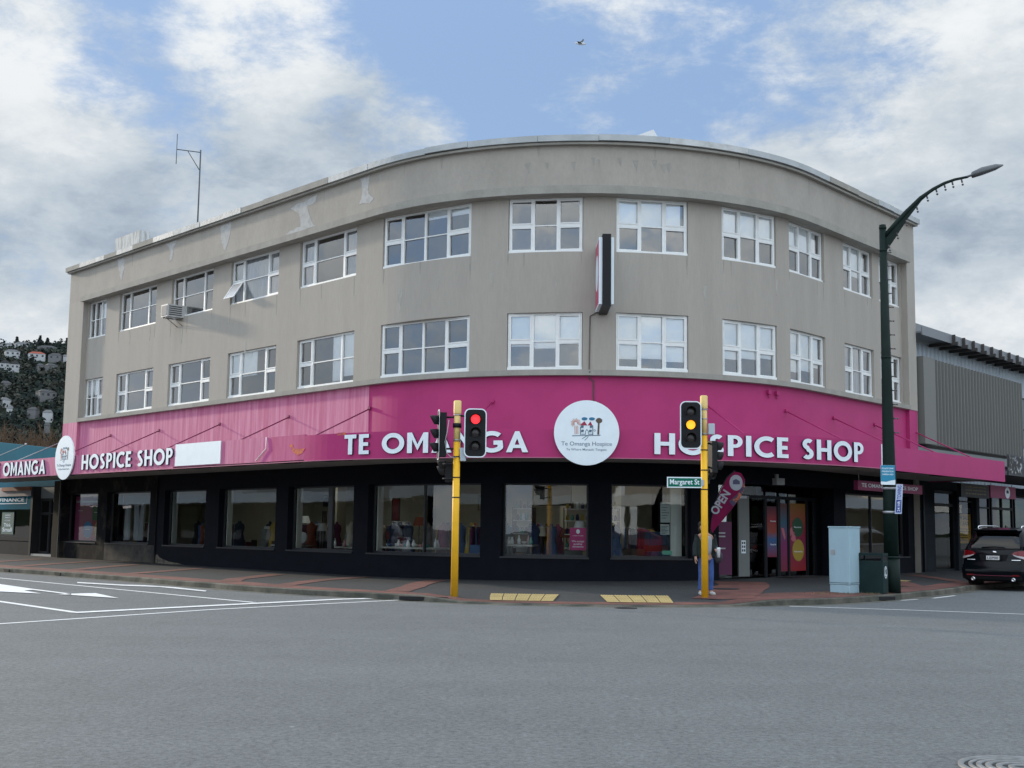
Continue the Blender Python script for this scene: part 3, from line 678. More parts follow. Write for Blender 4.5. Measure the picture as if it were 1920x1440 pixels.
cfU = [dict(cols=[.8, 1, 1], blinds=[(2, .5)], sash='---'), dict(cols=n3, sash='---'), dict(cols=n3, sash='---'), dict(cols=n3, curtain=[(0, 0, 1), (1, 0, 1), (2, 0, 1)], opened=0, sash='s-s'),
       dict(cols=n3, curtain=[(0, 0, 1), (2, .1, 1)], sash='s-s'), dict(cols=e4, blinds=[(2, .17), (3, .17)], sash='s--s'), dict(cols=e3, sash='s-s'),
       dict(cols=e3, blinds=[(0, .5), (1, .5), (2, .5, 0, .8)], sash='s-s'), dict(cols=e3, blinds=[(0, .46), (1, .5), (2, .48)], sash='s-s'), dict(cols=e3, blinds=[(0, .5), (1, .5), (2, .5, 0, .7)], sash='s-s'),
       dict(cols=e3, blinds=[(0, .5), (1, .62), (2, .5, 0, .6)], sash='s-s'), dict(cols=e3, blinds=[(0, .5), (1, .9)], sash='s-s')]
cfD = [dict(cols=[.8, 1, 1], blinds=[(0, .42), (1, .42)], sash='--s'), dict(cols=n3, sash='s-s'), dict(cols=n3, sash='s-s'), dict(cols=n3, blinds=[(0, .47), (1, .55, 0, .6)], sash='s-s'),
       dict(cols=n3, blinds=[(1, .92, .62, 1), (2, .85)], sash='s--'), dict(cols=e4, sash='s--s'), dict(cols=e3, blinds=[(0, .58), (1, .62), (2, .55)], sash='s-s'),
       dict(cols=e3, blinds=[(0, .80), (1, .78), (2, .82)], sash='s-s'), dict(cols=e3, blinds=[(0, .70), (1, .66), (2, .62)], sash='s-s'), dict(cols=e3, blinds=[(0, .78), (1, .72), (2, .62, 0, .8)], sash='s-s'),
       dict(cols=e3, curtain=[(0, 0, .9), (1, .5, 1)], sash='s-s'), dict(cols=e3, blinds=[(0, .5), (1, .9)], sash='s-s')]
for (a, b), cu, cd in zip(UP, cfU, cfD):
    oo = .02 if 0 < (a+b)/2 < LA else -.02
    upper_window(a+.01, b-.01, ZU[0], ZU[1]-.005, o=oo, **cu); upper_window(a+.01, b-.01, ZD[0]+.01, ZD[1]-.005, o=oo, **cd)

# pink wall above the awning
m = MB(); m.sb(-21.6, -.36, .05, .22, 3.575, 6.0); m.sb(SL, -21.6, -.1, .35, 3.575, 6.0); m.build('fascia_wall', PINKL, B)
m = MB(); m.sb(-.36, 22.12, .05, .20, 3.575, 6.0, .25); m.sb(22.12, SR, -.1, .33, 3.575, 6.0); m.build('fascia_wall', PINK, B)
# shop front
shs = [(a, b, *ZS) for a, b in SHOP]+[(DOOR[0], DOOR[1], -.2, 3.02)]
panels(-14.3, SR, -.2, 3.54, [h for h in shs if h[0] > -14.3], .12, -.45, NAVY, 'shop_wall')
panels(SL, -14.3, -.2, 3.54, [h for h in shs if h[0] < -14.3], .12, -.45, NAVYW, 'shop_wall')
m = MB(); m.sb(SL, -22.93, -.1, .30, 0, 3.53); m.sb(-14.33, -14.25, .1, .16, .1, 3.4); m.build('shop_pier', NAVYW, B)
CRK = mat('exposed_concrete', (.15, .13, .095), .9, c2=(.05, .045, .04), vscale=5, lo=.4, hi=.6, bump=.5, bscale=15)
m = MB(); poly_on(m, onF(.122), [(-14.25, .12), (-11.9, .10), (-12.4, .17), (-13.1, .20), (-13.9, .34), (-14.1, .46), (-14.22, .42)], -.006, .003); m.build('exposed_patch', CRK, B)
m = MB(); m.sb(-18.8, -14.4, .121, .127, .12, .80); m.build('worn_render', mat('worn_render', (.060, .052, .040), .9, c2=(.022, .022, .022), vscale=2.2, lo=.4, hi=.62, bump=.4, bscale=14, fine=.2), B)
random.seed(11)
for i, (a, b) in enumerate(SHOP):
    P = F(a+.02, -.12), F(b-.02, -.12); m = MB(); f = .05
    for (p, q_, za, zb) in ((a, b, ZS[0], ZS[0]+.06), (a, b, ZS[1]-.05, ZS[1]), (a, a+f, ZS[0]+.06, ZS[1]-.05), (b-f, b, ZS[0]+.06, ZS[1]-.05)): m.sb(p, q_, -.17, -.09, za, zb, .25)
    mull = {4: -2.72, 8: 19.75, 5: 1.9, 6: None}.get(i)
    if mull: m.sb(mull-(.14 if i == 4 else .02), mull+(.10 if i == 4 else .02), -.19, -.085, ZS[0]+.06, ZS[1]-.05)
    m.sb(a-.02, b+.02, -.09, .16, ZS[0]-.045, ZS[0]-.001, .25)
    W = m.build('shop_window', mat('dark_window_frame', (.014, .016, .02), .4), B)
    pm = MB(); n = max(1, math.ceil((b-a)/.9)) if (b > 0 and a < LA) else 1; S = [a+.03+(b-a-.06)*k/n for k in range(n+1)]
    pm.add([(*F(q, -.13), z) for q in S for z in (ZS[0]+.03, ZS[1]-.03)], [(2*k, 2*k+2, 2*k+3, 2*k+1) for k in range(n)])
    pm.build('pane', GLS, W, recalc=False)
    if 2 <= i <= 5: r_ = MB(); r_.sb(a+.05, a+.10, -.40, -.2, .2, 3.2); r_.build('display_return', PALEW, W)
    if i == 7: r_ = MB(); r_.sb(b-.42, b-.06, -.45, -.40, .2, 3.2); r_.build('display_return', PALEW, W)
# interior shell of the shop
m = MB(); m.sb(SL+.2, 22.3, -8.0, -.12, -.15, .16, .5); m.build('shop_floor', FLOORM, B)
m = MB(); m.sb(SL+.2, 22.3, -8.0, -.05, 3.30, 3.34, .5); m.build('shop_ceiling', mat('ceiling_board', (.42, .42, .38), .9), B)
m = MB(); m.sb(SL+.2, -5.2, -6.1, -6.0, .16, 3.3); m.sb(-5.2, 16, -6.6, -6.5, .16, 3.3, .6); m.sb(17.2, 22.3, -4.1, -4.0, .16, 3.3)
for s in (-22.0, 17.15): m.sb(s-.06, s+.06, -6.0, -2.2, .16, 3.3)
for s in (-8.2, 1.2, 5.9, 9.1): m.sb(s-.2, s+.2, -4.4, -4.0, .16, 3.3)
m.build('shop_inner_wall', CREAM, B)
m = MB(); m.sb(DOOR[0]-.1, DOOR[0], -3.2, -.3, .0, 3.05); m.sb(DOOR[1], DOOR[1]+.1, -3.2, -.3, 0, 3.05); m.sb(DOOR[0], DOOR[1], -3.3, -.1, 3.02, 3.12, .4); m.build('porch_wall', NAVY, B)
TUBE = mat('lit_tube', (.9, .9, .85), .5, emit=(1, .95, .85), es=12.0)
for s, o in ((-16.5, -3), (-8, -3.2), (-3, -3), (1.6, -2.6), (5.9, -2.6), (9, -2.4), (20, -1.6)):
    m = MB(); h = hd(s); c = F(s, o); m.ob(c, (math.cos(h), math.sin(h)), (math.sin(h), -math.cos(h)), .6, .05, 3.25, 3.29); m.build('ceiling_tube', TUBE, B)

# awning
m = MB(); m.sb(-30, 24.0, .2, 2.84, 3.53, 3.57, .3); AW = m.build('awning', SOFF, B)
m = MB(); m.sb(-30, SR+1.2, .22, 2.83, 4.02, 4.07, .3); m.build('awning_roof', mat('awning_iron', (.30, .28, .27), .5, .4, var=.1, vscale=2), AW)
m = MB(); m.sb(-30, -7.6, 2.9, 3.0, 3.50, 4.20); m.sb(-7.6, -1.9, 2.9, 3.0, 3.53, 4.28); m.build('fascia', PINKL, AW)
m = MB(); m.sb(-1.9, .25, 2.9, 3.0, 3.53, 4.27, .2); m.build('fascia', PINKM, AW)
m = MB(); m.sb(.25, 14.15, 2.9, 3.0, 3.50, 4.235, .2); m.build('fascia', PINK, AW)
m = MB(); m.sb(14.15, 24.06, 2.85, 2.92, 3.47, 4.18, .2); m.sb(24.03, 24.06, .2, 2.85, 3.5, 4.1); m.build('fascia', PINK, AW)
m = MB(); m.sb(14.15, 14.28, 2.92, 2.95, 3.50, 4.2); m.build('end_trim', WHITE, AW)
m = MB(); m.sb(-30, 14.1, 2.86, 3.02, 3.475, 3.498, .2); m.build('drip_edge', mat('faded_pink_edge', (.42, .14, .22), .7), AW)
for s in (-20, -17.6, -14.2, -12.9, -9.6, -6.8, -4.6, -1.4, .8, 3.1, 5.6, 8.4, 10.8, 13.4, 16.5, 19.5):
    m = MB(); m.sb(s-.45, s+.45, 2.25, 2.5, 3.505, 3.528); m.build('soffit_light', BLACKM, AW)
for s in (-27.5, -23.08, -18.5, -14.2, -9.5, -4.9, -.3, 4.3, 7.3, 10.5, 13.56, 16.5, 19.5, 22.65):
    a, b = F(s, .2), F(s, 2.75); m = MB(); m.cyl((*a, 5.28), (*b, 4.05), .022, n=6); m.cyl((*F(s, .2), 5.28), (*F(s, .27), 5.28), .06, n=8); m.build('tie_rod', STEEL if s < -23.05 else mat('rod_dark_magenta', (.20, .02, .075), .6) if s < 0 else PINK, AW)
for txt, a, b, z0, z1 in (('TE OMANGA', 1.61, 5.80, 3.62, 4.175), ('HOSPICE SHOP', 8.27, 13.38, 3.61, 4.165), ('TE OMANGA', -24.0, -18.15, 3.56, 4.13), ('HOSPICE SHOP', -14.75, -7.55, 3.63, 4.19)):
    wd = big_text(txt)[1]; x = 0; fn = onF(3.0)
    for ch in txt:
        w_, sp = glyph(ch)
        if sp:
            v, f = curve_mesh([[(p+x, q_) for p, q_ in k_] for k_ in sp], .06); m = MB()
            m.add([fn(a+p[0]*(b-a)/wd, z0+p[1]*(z1-z0), p[2]+.03) for p in v], f); m.m = [1 if all(v[i][2] > 0 for i in g_) else 0 for g_ in f]
            m.build('letter', [DARKB, WHITE], AW, recalc=False)
        x += w_+.135
m = MB(); fn = onF(3.02); slab_on(m, fn, -7.42, -4.42, 3.56, 4.29, -.01, .012); m.build('blank_panel', WHITE, AW)
m = MB(); fn = onF(3.002); poly_on(m, fn, [(-.45, 3.98), (-.3, 4.02), (-.2, 3.88), (.05, 3.86), (.28, 3.86), (.2, 3.74), (.02, 3.66), (-.15, 3.72), (-.3, 3.82)], -.004, .003); poly_on(m, fn, [(1.35, 4.17), (1.6, 4.19), (1.58, 4.26), (1.34, 4.25)], -.004, .003); m.build('orange_residue', mat('orange_residue', (.62, .17, .03), .8, c2=(.42, .08, .12), vscale=9, lo=.4, hi=.6), AW)
m = MB(); m.tube([(*F(-1.72, 3.02), 4.28), (*F(-1.70, 3.03), 3.93), (*F(-2.25, 3.04), 3.58)], .016, 6); m.build('loose_conduit', WHITEP, AW)

def round_sign(s, label, o=3.10):
    h = hd(s); c = F(s, o); S = thing('round_sign', label, 'sign', (*c, 4.14)); fn = onP(c, h, 4.14)
    m = MB(); poly_on(m, fn, disc_pts(0, 0, .855, 64), -.05, 0); m.build('board', WHITE, S)
    INK = mat('slate_ink', (.10, .16, .22), .6); RED = mat('roof_red_ink', (.32, .02, .06), .6); BLU = mat('cloud_blue_ink', (.02, .16, .30), .6); BRN = mat('tree_brown_ink', (.10, .07, .05), .6); SAL = mat('salmon_ink', (.55, .24, .18), .6)
    k = .855/660.0
    P = lambda pts: [((x-710)*k, (710-y)*k) for x, y in pts]
    lg = MB(); d0, d1 = .0005, .004
    lg.k = 0
    def seg(pts, t): poly_on(lg, fn, stroke(P(pts), t*k), d0, d1)
    for a, b in (((420, 775), (990, 760)), ((585, 755), (585, 590)), ((835, 755), (835, 560)), ((600, 740), (680, 740)), ((755, 740), (830, 740))): seg([a, b], 16)
    seg([(690, 750), (690, 680), (715, 645), (745, 680), (745, 750)], 12); seg([(620, 835), (690, 790), (730, 765)], 12); seg([(670, 865), (730, 810), (745, 770)], 12)
    for x, y in ((600, 570), (780, 570), (605, 655), (765, 655)): seg([(x, y), (x+45, y), (x+45, y+50), (x, y+50), (x, y+2)], 12)
    seg([(850, 660), (870, 640), (895, 665), (870, 685), (852, 662)], 8)
    lg2 = MB()
    fit_text(lg, 'Te Omanga Hospice', fn, (200-710)*k, (1222-710)*k, (710-972)*k, .11, .003, .004); fit_text(lg, 'Te Whare Manaaki Tangata', fn, (300-710)*k, (1115-710)*k, (710-1072)*k, .062, .003, .002)
    lg.build('emblem_ink', INK, S)
    def part(pl, mt, nm):
        q = MB()
        for pts in pl: poly_on(q, fn, P(pts), .0015, .006)
        q.build(nm, mt, S)
    part([[(565, 562), (665, 475), (725, 562)], [(730, 562), (785, 478), (830, 562)]], RED, 'emblem_roof')
    part([[(x+60*math.cos(t*.524)*(1+.12*math.sin(3*t)), 428+34*math.sin(t*.524)) for t in range(12)] for x in (665, 815)], BLU, 'emblem_cloud')
    part([[(960+64*math.cos(t*.45)*(1+.1*math.sin(2*t)), 462+56*math.sin(t*.45)) for t in range(14)], [(938, 510), (972, 510), (965, 745), (925, 745)]], BRN, 'emblem_tree')
    q = MB()
    for t in range(13):
        a = R_(-20+t*20); r0, r1 = 30, 95+12*(t % 2); poly_on(q, fn, stroke(P([(490+r0*math.cos(a), 520-r0*math.sin(a)), (490+r1*math.cos(a), 520-r1*math.sin(a))]), 12*k), .0015, .006)
    for x in (470, 500, 530): poly_on(q, fn, stroke(P([(x, 570), (x+5, 740)]), 12*k), .0015, .006)
    q.build('emblem_sun', SAL, S)
    return S
round_sign(6.94, 'round white hospice sign with house emblem on the fascia above the middle of the curve')
round_sign(-16.27, 'round white hospice sign on the left stretch of pink fascia, seen at an angle')

# projecting sign
q = F(7.38, .2); PS = thing('projecting_sign', 'tall narrow black and magenta sign projecting from the wall between the central windows', 'sign', (q[0], q[1], 7.79))
h = hd(7.3); rr = (math.cos(h), math.sin(h)); nn = (math.sin(h), -math.cos(h)); px, py = 2.60, q[1]
def pbox(mb, x0, x1, d0, d1, z0, z1):
    P = lambda a, b, z: (px+a, py-b, z)
    return mb.hexa([P(x0, d0, z0), P(x1, d0, z0), P(x1, d1, z0), P(x0, d1, z0), P(x0, d0, z1), P(x1, d0, z1), P(x1, d1, z1), P(x0, d1, z1)])
m = MB(); pbox(m, -.12, .12, -.05, 1.38, 7.79, 9.84); m.build('box', BLACK, PS)
m = MB(); pbox(m, -.215, -.121, -.0, 1.30, 7.86, 9.76); pbox(m, .121, .205, .0, 1.30, 7.86, 9.76); m.build('side_frame', WHITE, PS)
m = MB(); pbox(m, -.222, -.216, .06, 1.24, 7.92, 9.70); m.build('face_panel', mat('rose_panel', (.52, .045, .12), .4), PS)
m = MB(); m.add([(px-.226, py-.65-.5*math.cos(t*.2618), 8.85+.52*math.sin(t*.2618)) for t in range(24)], [list(range(24))]); m.build('face_disc', WHITE, PS)
m = MB(); pbox(m, -.05, .05, -.2, 0, 8.1, 8.2); pbox(m, -.05, .05, -.2, 0, 9.4, 9.5); m.build('bracket', STEEL, PS)
# cable down from the sign, cable box
m = MB(); m.tube([(*F(7.35, .16), 7.9), (*F(7.08, .14), 7.75), (*F(7.07, .14), 6.2), (*F(7.07, .42), 6.1), (*F(7.08, .22), 5.9), (*F(7.19, .22), 5.85), (*F(7.19, .22), 5.0)], .018, 6); m.build('cable', mat('cable_brown', (.10, .08, .07), .7), B)
for s in (12.7, 13.05): m = MB(); m.sb(s, s+.12, .2, .3, 5.72, 5.84); m.tube([(*F(s+.06, .24), 5.75), (*F(s+.06, .24), 5.6)], .02, 6); m.build('cable_box', PINK, B)

# air conditioner
q = F(-13.1, .12); AC = thing('air_conditioner', 'boxy white window air conditioner on a steel bracket poking out of an upper left window', 'air conditioner', (q[0], q[1], 9.57))
m = MB(); m.sb(-13.35, -12.82, -.1, .80, 9.60, 10.08); m.build('casing', mat('ac_casing', (.48, .48, .46), .5), AC)
m = MB(); m.sb(-13.30, -12.87, .80, .812, 9.65, 10.03); m.build('rear_grille', mat('ac_grille', (.10, .12, .14), .6), AC)
m = MB()
for k in range(5): m.sb(-12.82, -12.812, .2+.0, .74, 9.66+k*.08, 9.70+k*.08)
m.build('side_louvre', mat('ac_dark', (.05, .055, .06), .6), AC)
m = MB()
for s in (-13.3, -12.88): m.cyl((*F(s, .1), 9.58), (*F(s, .75), 9.58), .02, n=6); m.cyl((*F(s, .1), 9.28), (*F(s, .55), 9.57), .018, n=6)
m.cyl((*F(-13.3, .7), 9.58), (*F(-12.88, .7), 9.58), .02, n=6); m.build('bracket', STEEL, AC)

# things on the roof
m = MB(); m.sb(-21.9, -19.5, -1.6, -1.1, 12.5, 14.45)
tag(m.build('roof_block', mat('streaky_render', (.50, .50, .48), .8, c2=(.30, .30, .29), vscale=2, vsc=(3, 3, .6), lo=.45, hi=.6)), 'weathered white rendered block standing on the left end of the roof', 'chimney')
A = thing('aerial_mast', 'thin steel aerial mast with a side arm on the left roof', 'aerial', (-12.97, 50, 12.5)); m = MB(); m.cyl((-12.97, 50, 12.5), (-12.97, 50, 16.98), .035, .03, 8); ADK = mat('aerial_grey', (.07, .08, .09), .7); m.build('mast', ADK, A)
m = MB(); m.cyl((-12.97, 50, 16.88), (-13.96, 50, 17.0), .02, n=6); m.cyl((-12.97, 50, 16.1), (-13.5, 50, 16.93), .018, n=6); m.build('arm', ADK, A)
m = MB(); m.cyl((-13.96, 50, 16.38), (-13.96, 50, 17.65), .016, n=6); m.build('antenna', ADK, A)
RS = thing('roof_shed', 'small white gabled iron roof just showing over the curved parapet', 'roof shed', (3.9, 41.5, 12.5))
m = MB(); m.add([(1.9, 44, 14.0), (2.3, 40.2, 14.0), (4.95, 40.2, 14.25), (4.95, 44, 14.25), (4.60, 40.2, 14.87), (2.5, 44, 14.5), (4.62, 44, 14.87)], [(1, 2, 4), (0, 1, 4, 5), (2, 3, 6, 4), (0, 5, 6, 3)]); m.build('roof', mat('white_iron', (.62, .63, .63), .5, var=.04, vscale=5, vsc=(8, 1, 1)), RS)
m = MB(); m.box(2.6, 4.8, 40.35, 43.8, 12.5, 14.02); m.build('wall', WALL, RS)

# ================================================================== TRAFFIC SIGNALS
LENSK = mat('dark_lens', (.025, .02, .02), .25); REDL = mat('red_lit_lens', (.9, .02, .03), .4, emit=(1, .03, .04), es=1.6); AMBL = mat('amber_lit_lens', (.95, .40, .02), .4, emit=(1, .40, .02), es=1.5)
def rrect(w_, h_, r, n=6):
    P = []
    for cx, cy, a in ((w_-r, h_-r, 0), (-w_+r, h_-r, 90), (-w_+r, -h_+r, 180), (w_-r, -h_+r, 270)):
        P += [(cx+r*math.cos(R_(a+90*i/n)), cy+r*math.sin(R_(a+90*i/n))) for i in range(n+1)]
    return P
def signal_head(par, c, ang, zc, hw, hh, lit=None, board=True, lenses=3, name='signal_head'):
    fn = onP(c, ang, zc); m = MB()
    if board: poly_on(m, fn, rrect(hw, hh, .13), -.012, .0)
    slab_on(m, fn, -hw*.62, hw*.62, -hh*.88, hh*.88, -.17, -.012)
    H = m.build(name, BLACK, par)
    if board:
        e_ = MB(); P0 = rrect(hw, hh, .13); P1 = rrect(hw-.024, hh-.024, .11); n = len(P0)
        e_.add([fn(x, z, d) for (x, z) in P0 for d in (.001, .006)]+[fn(x, z, d) for (x, z) in P1 for d in (.001, .006)],
               [(2*i+1, 2*((i+1) % n)+1, 2*n+2*((i+1) % n)+1, 2*n+2*i+1) for i in range(n)]+[(2*i, 2*((i+1) % n), 2*((i+1) % n)+1, 2*i+1) for i in range(n)]); e_.build('board_border', WHITE, H)
    for k in range(lenses):
        z = hh*.56-k*hh*(1.10 if lenses == 3 else 1.0)/2; r = .105
        l = MB(); P = disc_pts(0, z, r, 24); l.add([fn(0, z, .035)]+[fn(x, zz, .012) for x, zz in P], [(0, i+1, (i+1) % 24+1) for i in range(24)], True)
        l.build('lens', REDL if lit == 'r' and k == 0 else AMBL if lit == 'a' and k == 1 else LENSK, H, recalc=False)
        v = MB(); a0, a1, n = -40, 220, 18; vs = []
        for i in range(n+1):
            t = R_(a0+(a1-a0)*i/n); dd = .20-.07*(1-math.sin(t))*.9
            for rr_, d in ((r+.018, .002), (r+.018, dd), (r+.010, dd), (r+.010, .002)): vs.append(fn(rr_*math.cos(t), z+rr_*math.sin(t), d))
        v.add(vs, [(4*i+j, 4*i+4+j, 4*i+4+(j+1) % 4, 4*i+(j+1) % 4) for i in range(n) for j in range(4)], True); v.build('visor', BLACKM, H)
    return H
def pole_parts(T_, x, y, z, top):
    m = MB(); m.cyl((x, y, z-.05), (x, y, top-.95), .083, .076, 16); m.build('pole', YELLOW, T_)
    m = MB(); m.cyl((x, y, top-.95), (x, y, top-.20), .074, .074, 16); m.build('pole_top', YTOP, T_)
    m = MB(); m.lathe((x, y, top), [(.088, -.30), (.088, -.02), (.07, 0), (0, .003)], 16); m.build('cap', YTOP, T_)
    for zz in (top-.33, top-.55, top-.9, top-1.28, top-1.75, top-2.2):
        b_ = MB(); b_.lathe((x, y, zz), [(.0, -.012), (.086, -.012), (.086, .012), (0, .012)], 14); b_.build('clamp_band', STEEL if zz > top-.95 else BLACKM, T_)
p1 = (-1.235, 28.3); T1 = thing('traffic_light', 'yellow traffic signal pole with its red lamp lit, standing left of centre', 'traffic light', (*p1, .07), group='yellow signal poles on the corner')
pole_parts(T1, *p1, .07, 4.50)
signal_head(T1, (-.815, 28.15), R_(3), 3.755, .253, .555, 'r')
signal_head(T1, (-1.66, 28.35), R_(-82), 3.72, .25, .57)
signal_head(T1, (-1.50, 28.6), R_(-100), 2.88, .12, .26, board=False, lenses=2, name='pedestrian_signal')
m = MB()
for z in (4.16, 3.35): m.cyl((-1.235, 28.3, z), (-.86, 28.25, z-.03), .022, n=8)
for z in (4.12, 3.4, 3.05, 2.72): m.cyl((-1.235, 28.3, z), (-1.55, 28.36, z), .022, n=8)
m.build('mounting_arm', BLACK, T1)
m = MB(); m.hexa([(-1.15, 28.2, 3.12), (-1.02, 28.2, 3.12), (-1.02, 28.32, 3.12), (-1.15, 28.32, 3.12), (-1.17, 28.2, 3.42), (-1.03, 28.2, 3.42), (-1.03, 28.32, 3.42), (-1.17, 28.32, 3.42)]); m.build('junction_box', mat('pale_box', (.42, .48, .53), .5), T1, bevel=.01)
m = MB(); m.tube([(-1.42, 28.2, 4.05), (-1.45, 28.18, 3.8), (-1.5, 28.18, 3.55), (-1.46, 28.18, 3.3), (-1.36, 28.2, 3.2), (-1.24, 28.2, 3.2)], .012, 6); m.build('cable', STEEL, T1)
m = MB(); m.lathe((-1.235, 28.3, 3.93), [(0, -.05), (.10, -.05), (.10, .05), (0, .05)], 12); m.build('button_ring', BLACK, T1)
p2 = (4.516, 29.15); T2 = thing('traffic_light', 'yellow signal pole with its amber lamp lit and a street sign, right of centre', 'traffic light', (*p2, .07), group='yellow signal poles on the corner')
pole_parts(T2, *p2, .07, 4.78)
signal_head(T2, (4.185, 29.0), R_(-3), 4.07, .25, .56, 'a')
signal_head(T2, (4.80, 29.3), R_(118), 3.35, .17, .42, board=False, name='signal_head')
signal_head(T2, (4.66, 29.35), R_(60), 2.90, .11, .20, board=False, lenses=2, name='pedestrian_signal')
m = MB()
for z in (4.46, 3.62): m.cyl((4.516, 29.15, z), (4.25, 29.12, z), .022, n=8)
for z in (3.66, 3.1, 2.84): m.cyl((4.516, 29.15, z), (4.75, 29.28, z), .022, n=8)
m.build('mounting_arm', BLACK, T2)
m = MB(); m.box(4.61, 4.76, 29.08, 29.2, 3.86, 4.12); m.build('junction_box', MATS['pale_box'], T2, bevel=.015)
# street name plate
SG = mat('street_sign_green', (.0, .13, .085), .6, spec=.2)
S = thing('street_sign', 'green street name plate with white letters fixed to the right hand signal pole', 'street sign', (4.05, 29.1, 2.735)); fn = onP((4.05, 29.08), R_(-2), 2.735)
m = MB(); slab_on(m, fn, -.41, .40, -.125, .125, -.012, 0); m.build('plate', WHITE, S)
m = MB(); slab_on(m, fn, -.385, .375, -.10, .10, .0005, .003); m.build('face', SG, S)
m = MB(); fit_text(m, 'Margaret St', fn, -.345, .34, -.045, .125, .003, .012); m.xf(lambda x, y, z: (x, y-.003, z)); m.build('lettering', WHITE, S)
m = MB(); m.box(4.42, 4.50, 29.06, 29.12, 2.66, 2.80); m.build('bracket', STEEL, S)

# ================================================================== STREET LAMP
lx, ly = 9.62, 31.7; LP = thing('street_lamp', 'tall dark green street lamp post with a curved arm strung with bulbs', 'street lamp', (lx, ly, .13))
m = MB(); m.tube([(lx, ly, .1), (lx, ly, .5), (lx, ly, 1.0)], [.215, .205, .20], 20); m.tube([(lx, ly, 1.0), (lx-.005, ly, 2.5), (lx-.02, ly, 5.5), (lx-.04, ly, 9.58)], [.185, .17, .128, .085], 20); m.build('pole', LAMPG, LP)
for z, r in ((1.02, .21), (2.75, .175), (2.15, .18), (6.1, .128), (8.9, .098), (9.5, .095)):
    m = MB(); m.lathe((lx-.004*z, ly, z), [(0, -.03), (r, -.03), (r, .03), (0, .03)], 18); m.build('collar', LAMPG if z not in (2.75, 2.15) else STEEL, LP)
ap = [(9.60, 31.68, 9.25), (9.85, 31.6, 9.55), (10.15, 31.55, 9.89), (10.52, 31.5, 10.26), (10.86, 31.5, 10.50), (11.15, 31.5, 10.66), (11.42, 31.5, 10.76), (11.77, 31.5, 10.84)]
m = MB(); m.tube(ap, [.06, .06, .055, .05, .045, .04, .036, .032], 10); vs = []
for (x, y, z), d in zip(ap[:5], (.42, .34, .20, .08, .02)):
    for yy in (-.02, .02): vs += [(x, y+yy, z), (x+.02, y+yy, z-d)]
m.add(vs, [(4*i+a, 4*i+4+a, 4*i+4+b, 4*i+b) for i in range(4) for a, b in ((0, 1), (1, 3), (3, 2), (2, 0))]); m.build('arm', LAMPG, LP)
m = MB(); P0 = Vector((11.72, 31.5, 10.83)); ax = Vector((.93, -.05, .30)).normalized(); up = Vector((-.30, 0, .95)).normalized(); sd = ax.cross(up)
sec = [(0, .035, .03, .03), (.14, .04, .035, .035), (.18, .13, .085, .11), (.45, .17, .13, .11), (.80, .15, .10, .08), (.98, .08, .03, .02)]; vs = []
for t, hw, u_, d_ in sec:
    for j in range(12):
        a = 2*math.pi*j/12; vv = math.sin(a); vs.append(P0+ax*t+sd*hw*math.cos(a)+up*(u_*vv if vv > 0 else d_*max(vv, -.6)))
m.add(vs, [(12*i+j, 12*i+(j+1) % 12, 12*i+12+(j+1) % 12, 12*i+12+j) for i in range(5) for j in range(12)]+[list(range(60, 72)), list(range(12))[::-1]], True); m.build('luminaire', mat('lamp_grey', (.10, .105, .11), .4, .3), LP)
bl_ = mat('unlit_bulb', (.10, .09, .09), .3)
for i in range(9):
    t = (i+.6)/9*(len(ap)-1.2); k = int(t); f = t-k; x, y, z = [ap[k][j]+(ap[min(k+1, 7)][j]-ap[k][j])*f for j in range(3)]; zz = z-.06-(.36*max(0, 1-t/3.6))
    m = MB(); m.cyl((x, y, zz+.03), (x+.02, y, zz-.06), .022, .022, 6); m.ico((x+.03, y, zz-.11), .034, 1); m.build('bulb', bl_, LP)
for i in range(14):
    z = 8.85-i*.36; x = lx-.004*z+.075+.012*i*.45; m = MB(); m.cyl((x, ly-.03, z), (x+.08, ly-.03, z+.0), .018, n=6); m.ico((x+.11, ly-.03, z+.0), .026, 1); m.build('bulb', bl_, LP)
# signs on the lamp post
TQ = mat('turquoise_sign', (.01, .23, .38), .5)
S = thing('camera_zone_sign', 'small turquoise notice plate strapped to the green lamp post', 'sign', (9.50, 31.42, 3.08)); fn = onP((9.50, 31.44), 0, 3.08)
m = MB(); slab_on(m, fn, -.18, .18, -.245, .245, -.01, 0); m.build('plate', WHITE, S)
m = MB(); poly_on(m, fn, [(-.18, .243), (.18, .243), (.18, -.12), (.08, -.135), (-.04, -.17), (-.18, -.165)], .0005, .003); m.build('face', TQ, S)
m = MB()
for i, t in enumerate(('POLICE CRIME', 'PREVENTION', 'CAMERA AREA')): fit_text(m, t, fn, -.15, .14, .145-i*.075, .040, .003, .012)
m.xf(lambda x, y, z: (x, y-.003, z)); m.build('lettering', WHITE, S)
BLS = mat('sign_blue', (.02, .045, .25), .5)
S = thing('vertical_sign', 'narrow upright blue and white plate hanging at the right edge of the lamp post', 'sign', (9.76, 31.5, 2.5)); a_ = R_(0); fn = onP((9.765, 31.45), a_, 2.48)
tw = lambda x, z, d: fn(x+z*.07, z, d)
m = MB(); slab_on(m, tw, -.085, .085, -.37, .37, -.01, 0); m.build('plate', mat('pale_blue_white', (.45, .52, .68), .5), S)
m = MB(); slab_on(m, tw, -.065, .065, -.34, -.02, .0005, .003); m.build('face', BLS, S)
m = MB(); fit_text(m, 'TOWING', lambda x, z, d: tw(-z, x, d), .0, .34, -.05, .10, .003, .02); m.build('lettering', BLS, S)
m = MB(); fit_text(m, '24 HR', lambda x, z, d: tw(-z, x, d+.003), -.31, -.05, -.035, .07, .003, .01); m.build('lettering', WHITE, S)

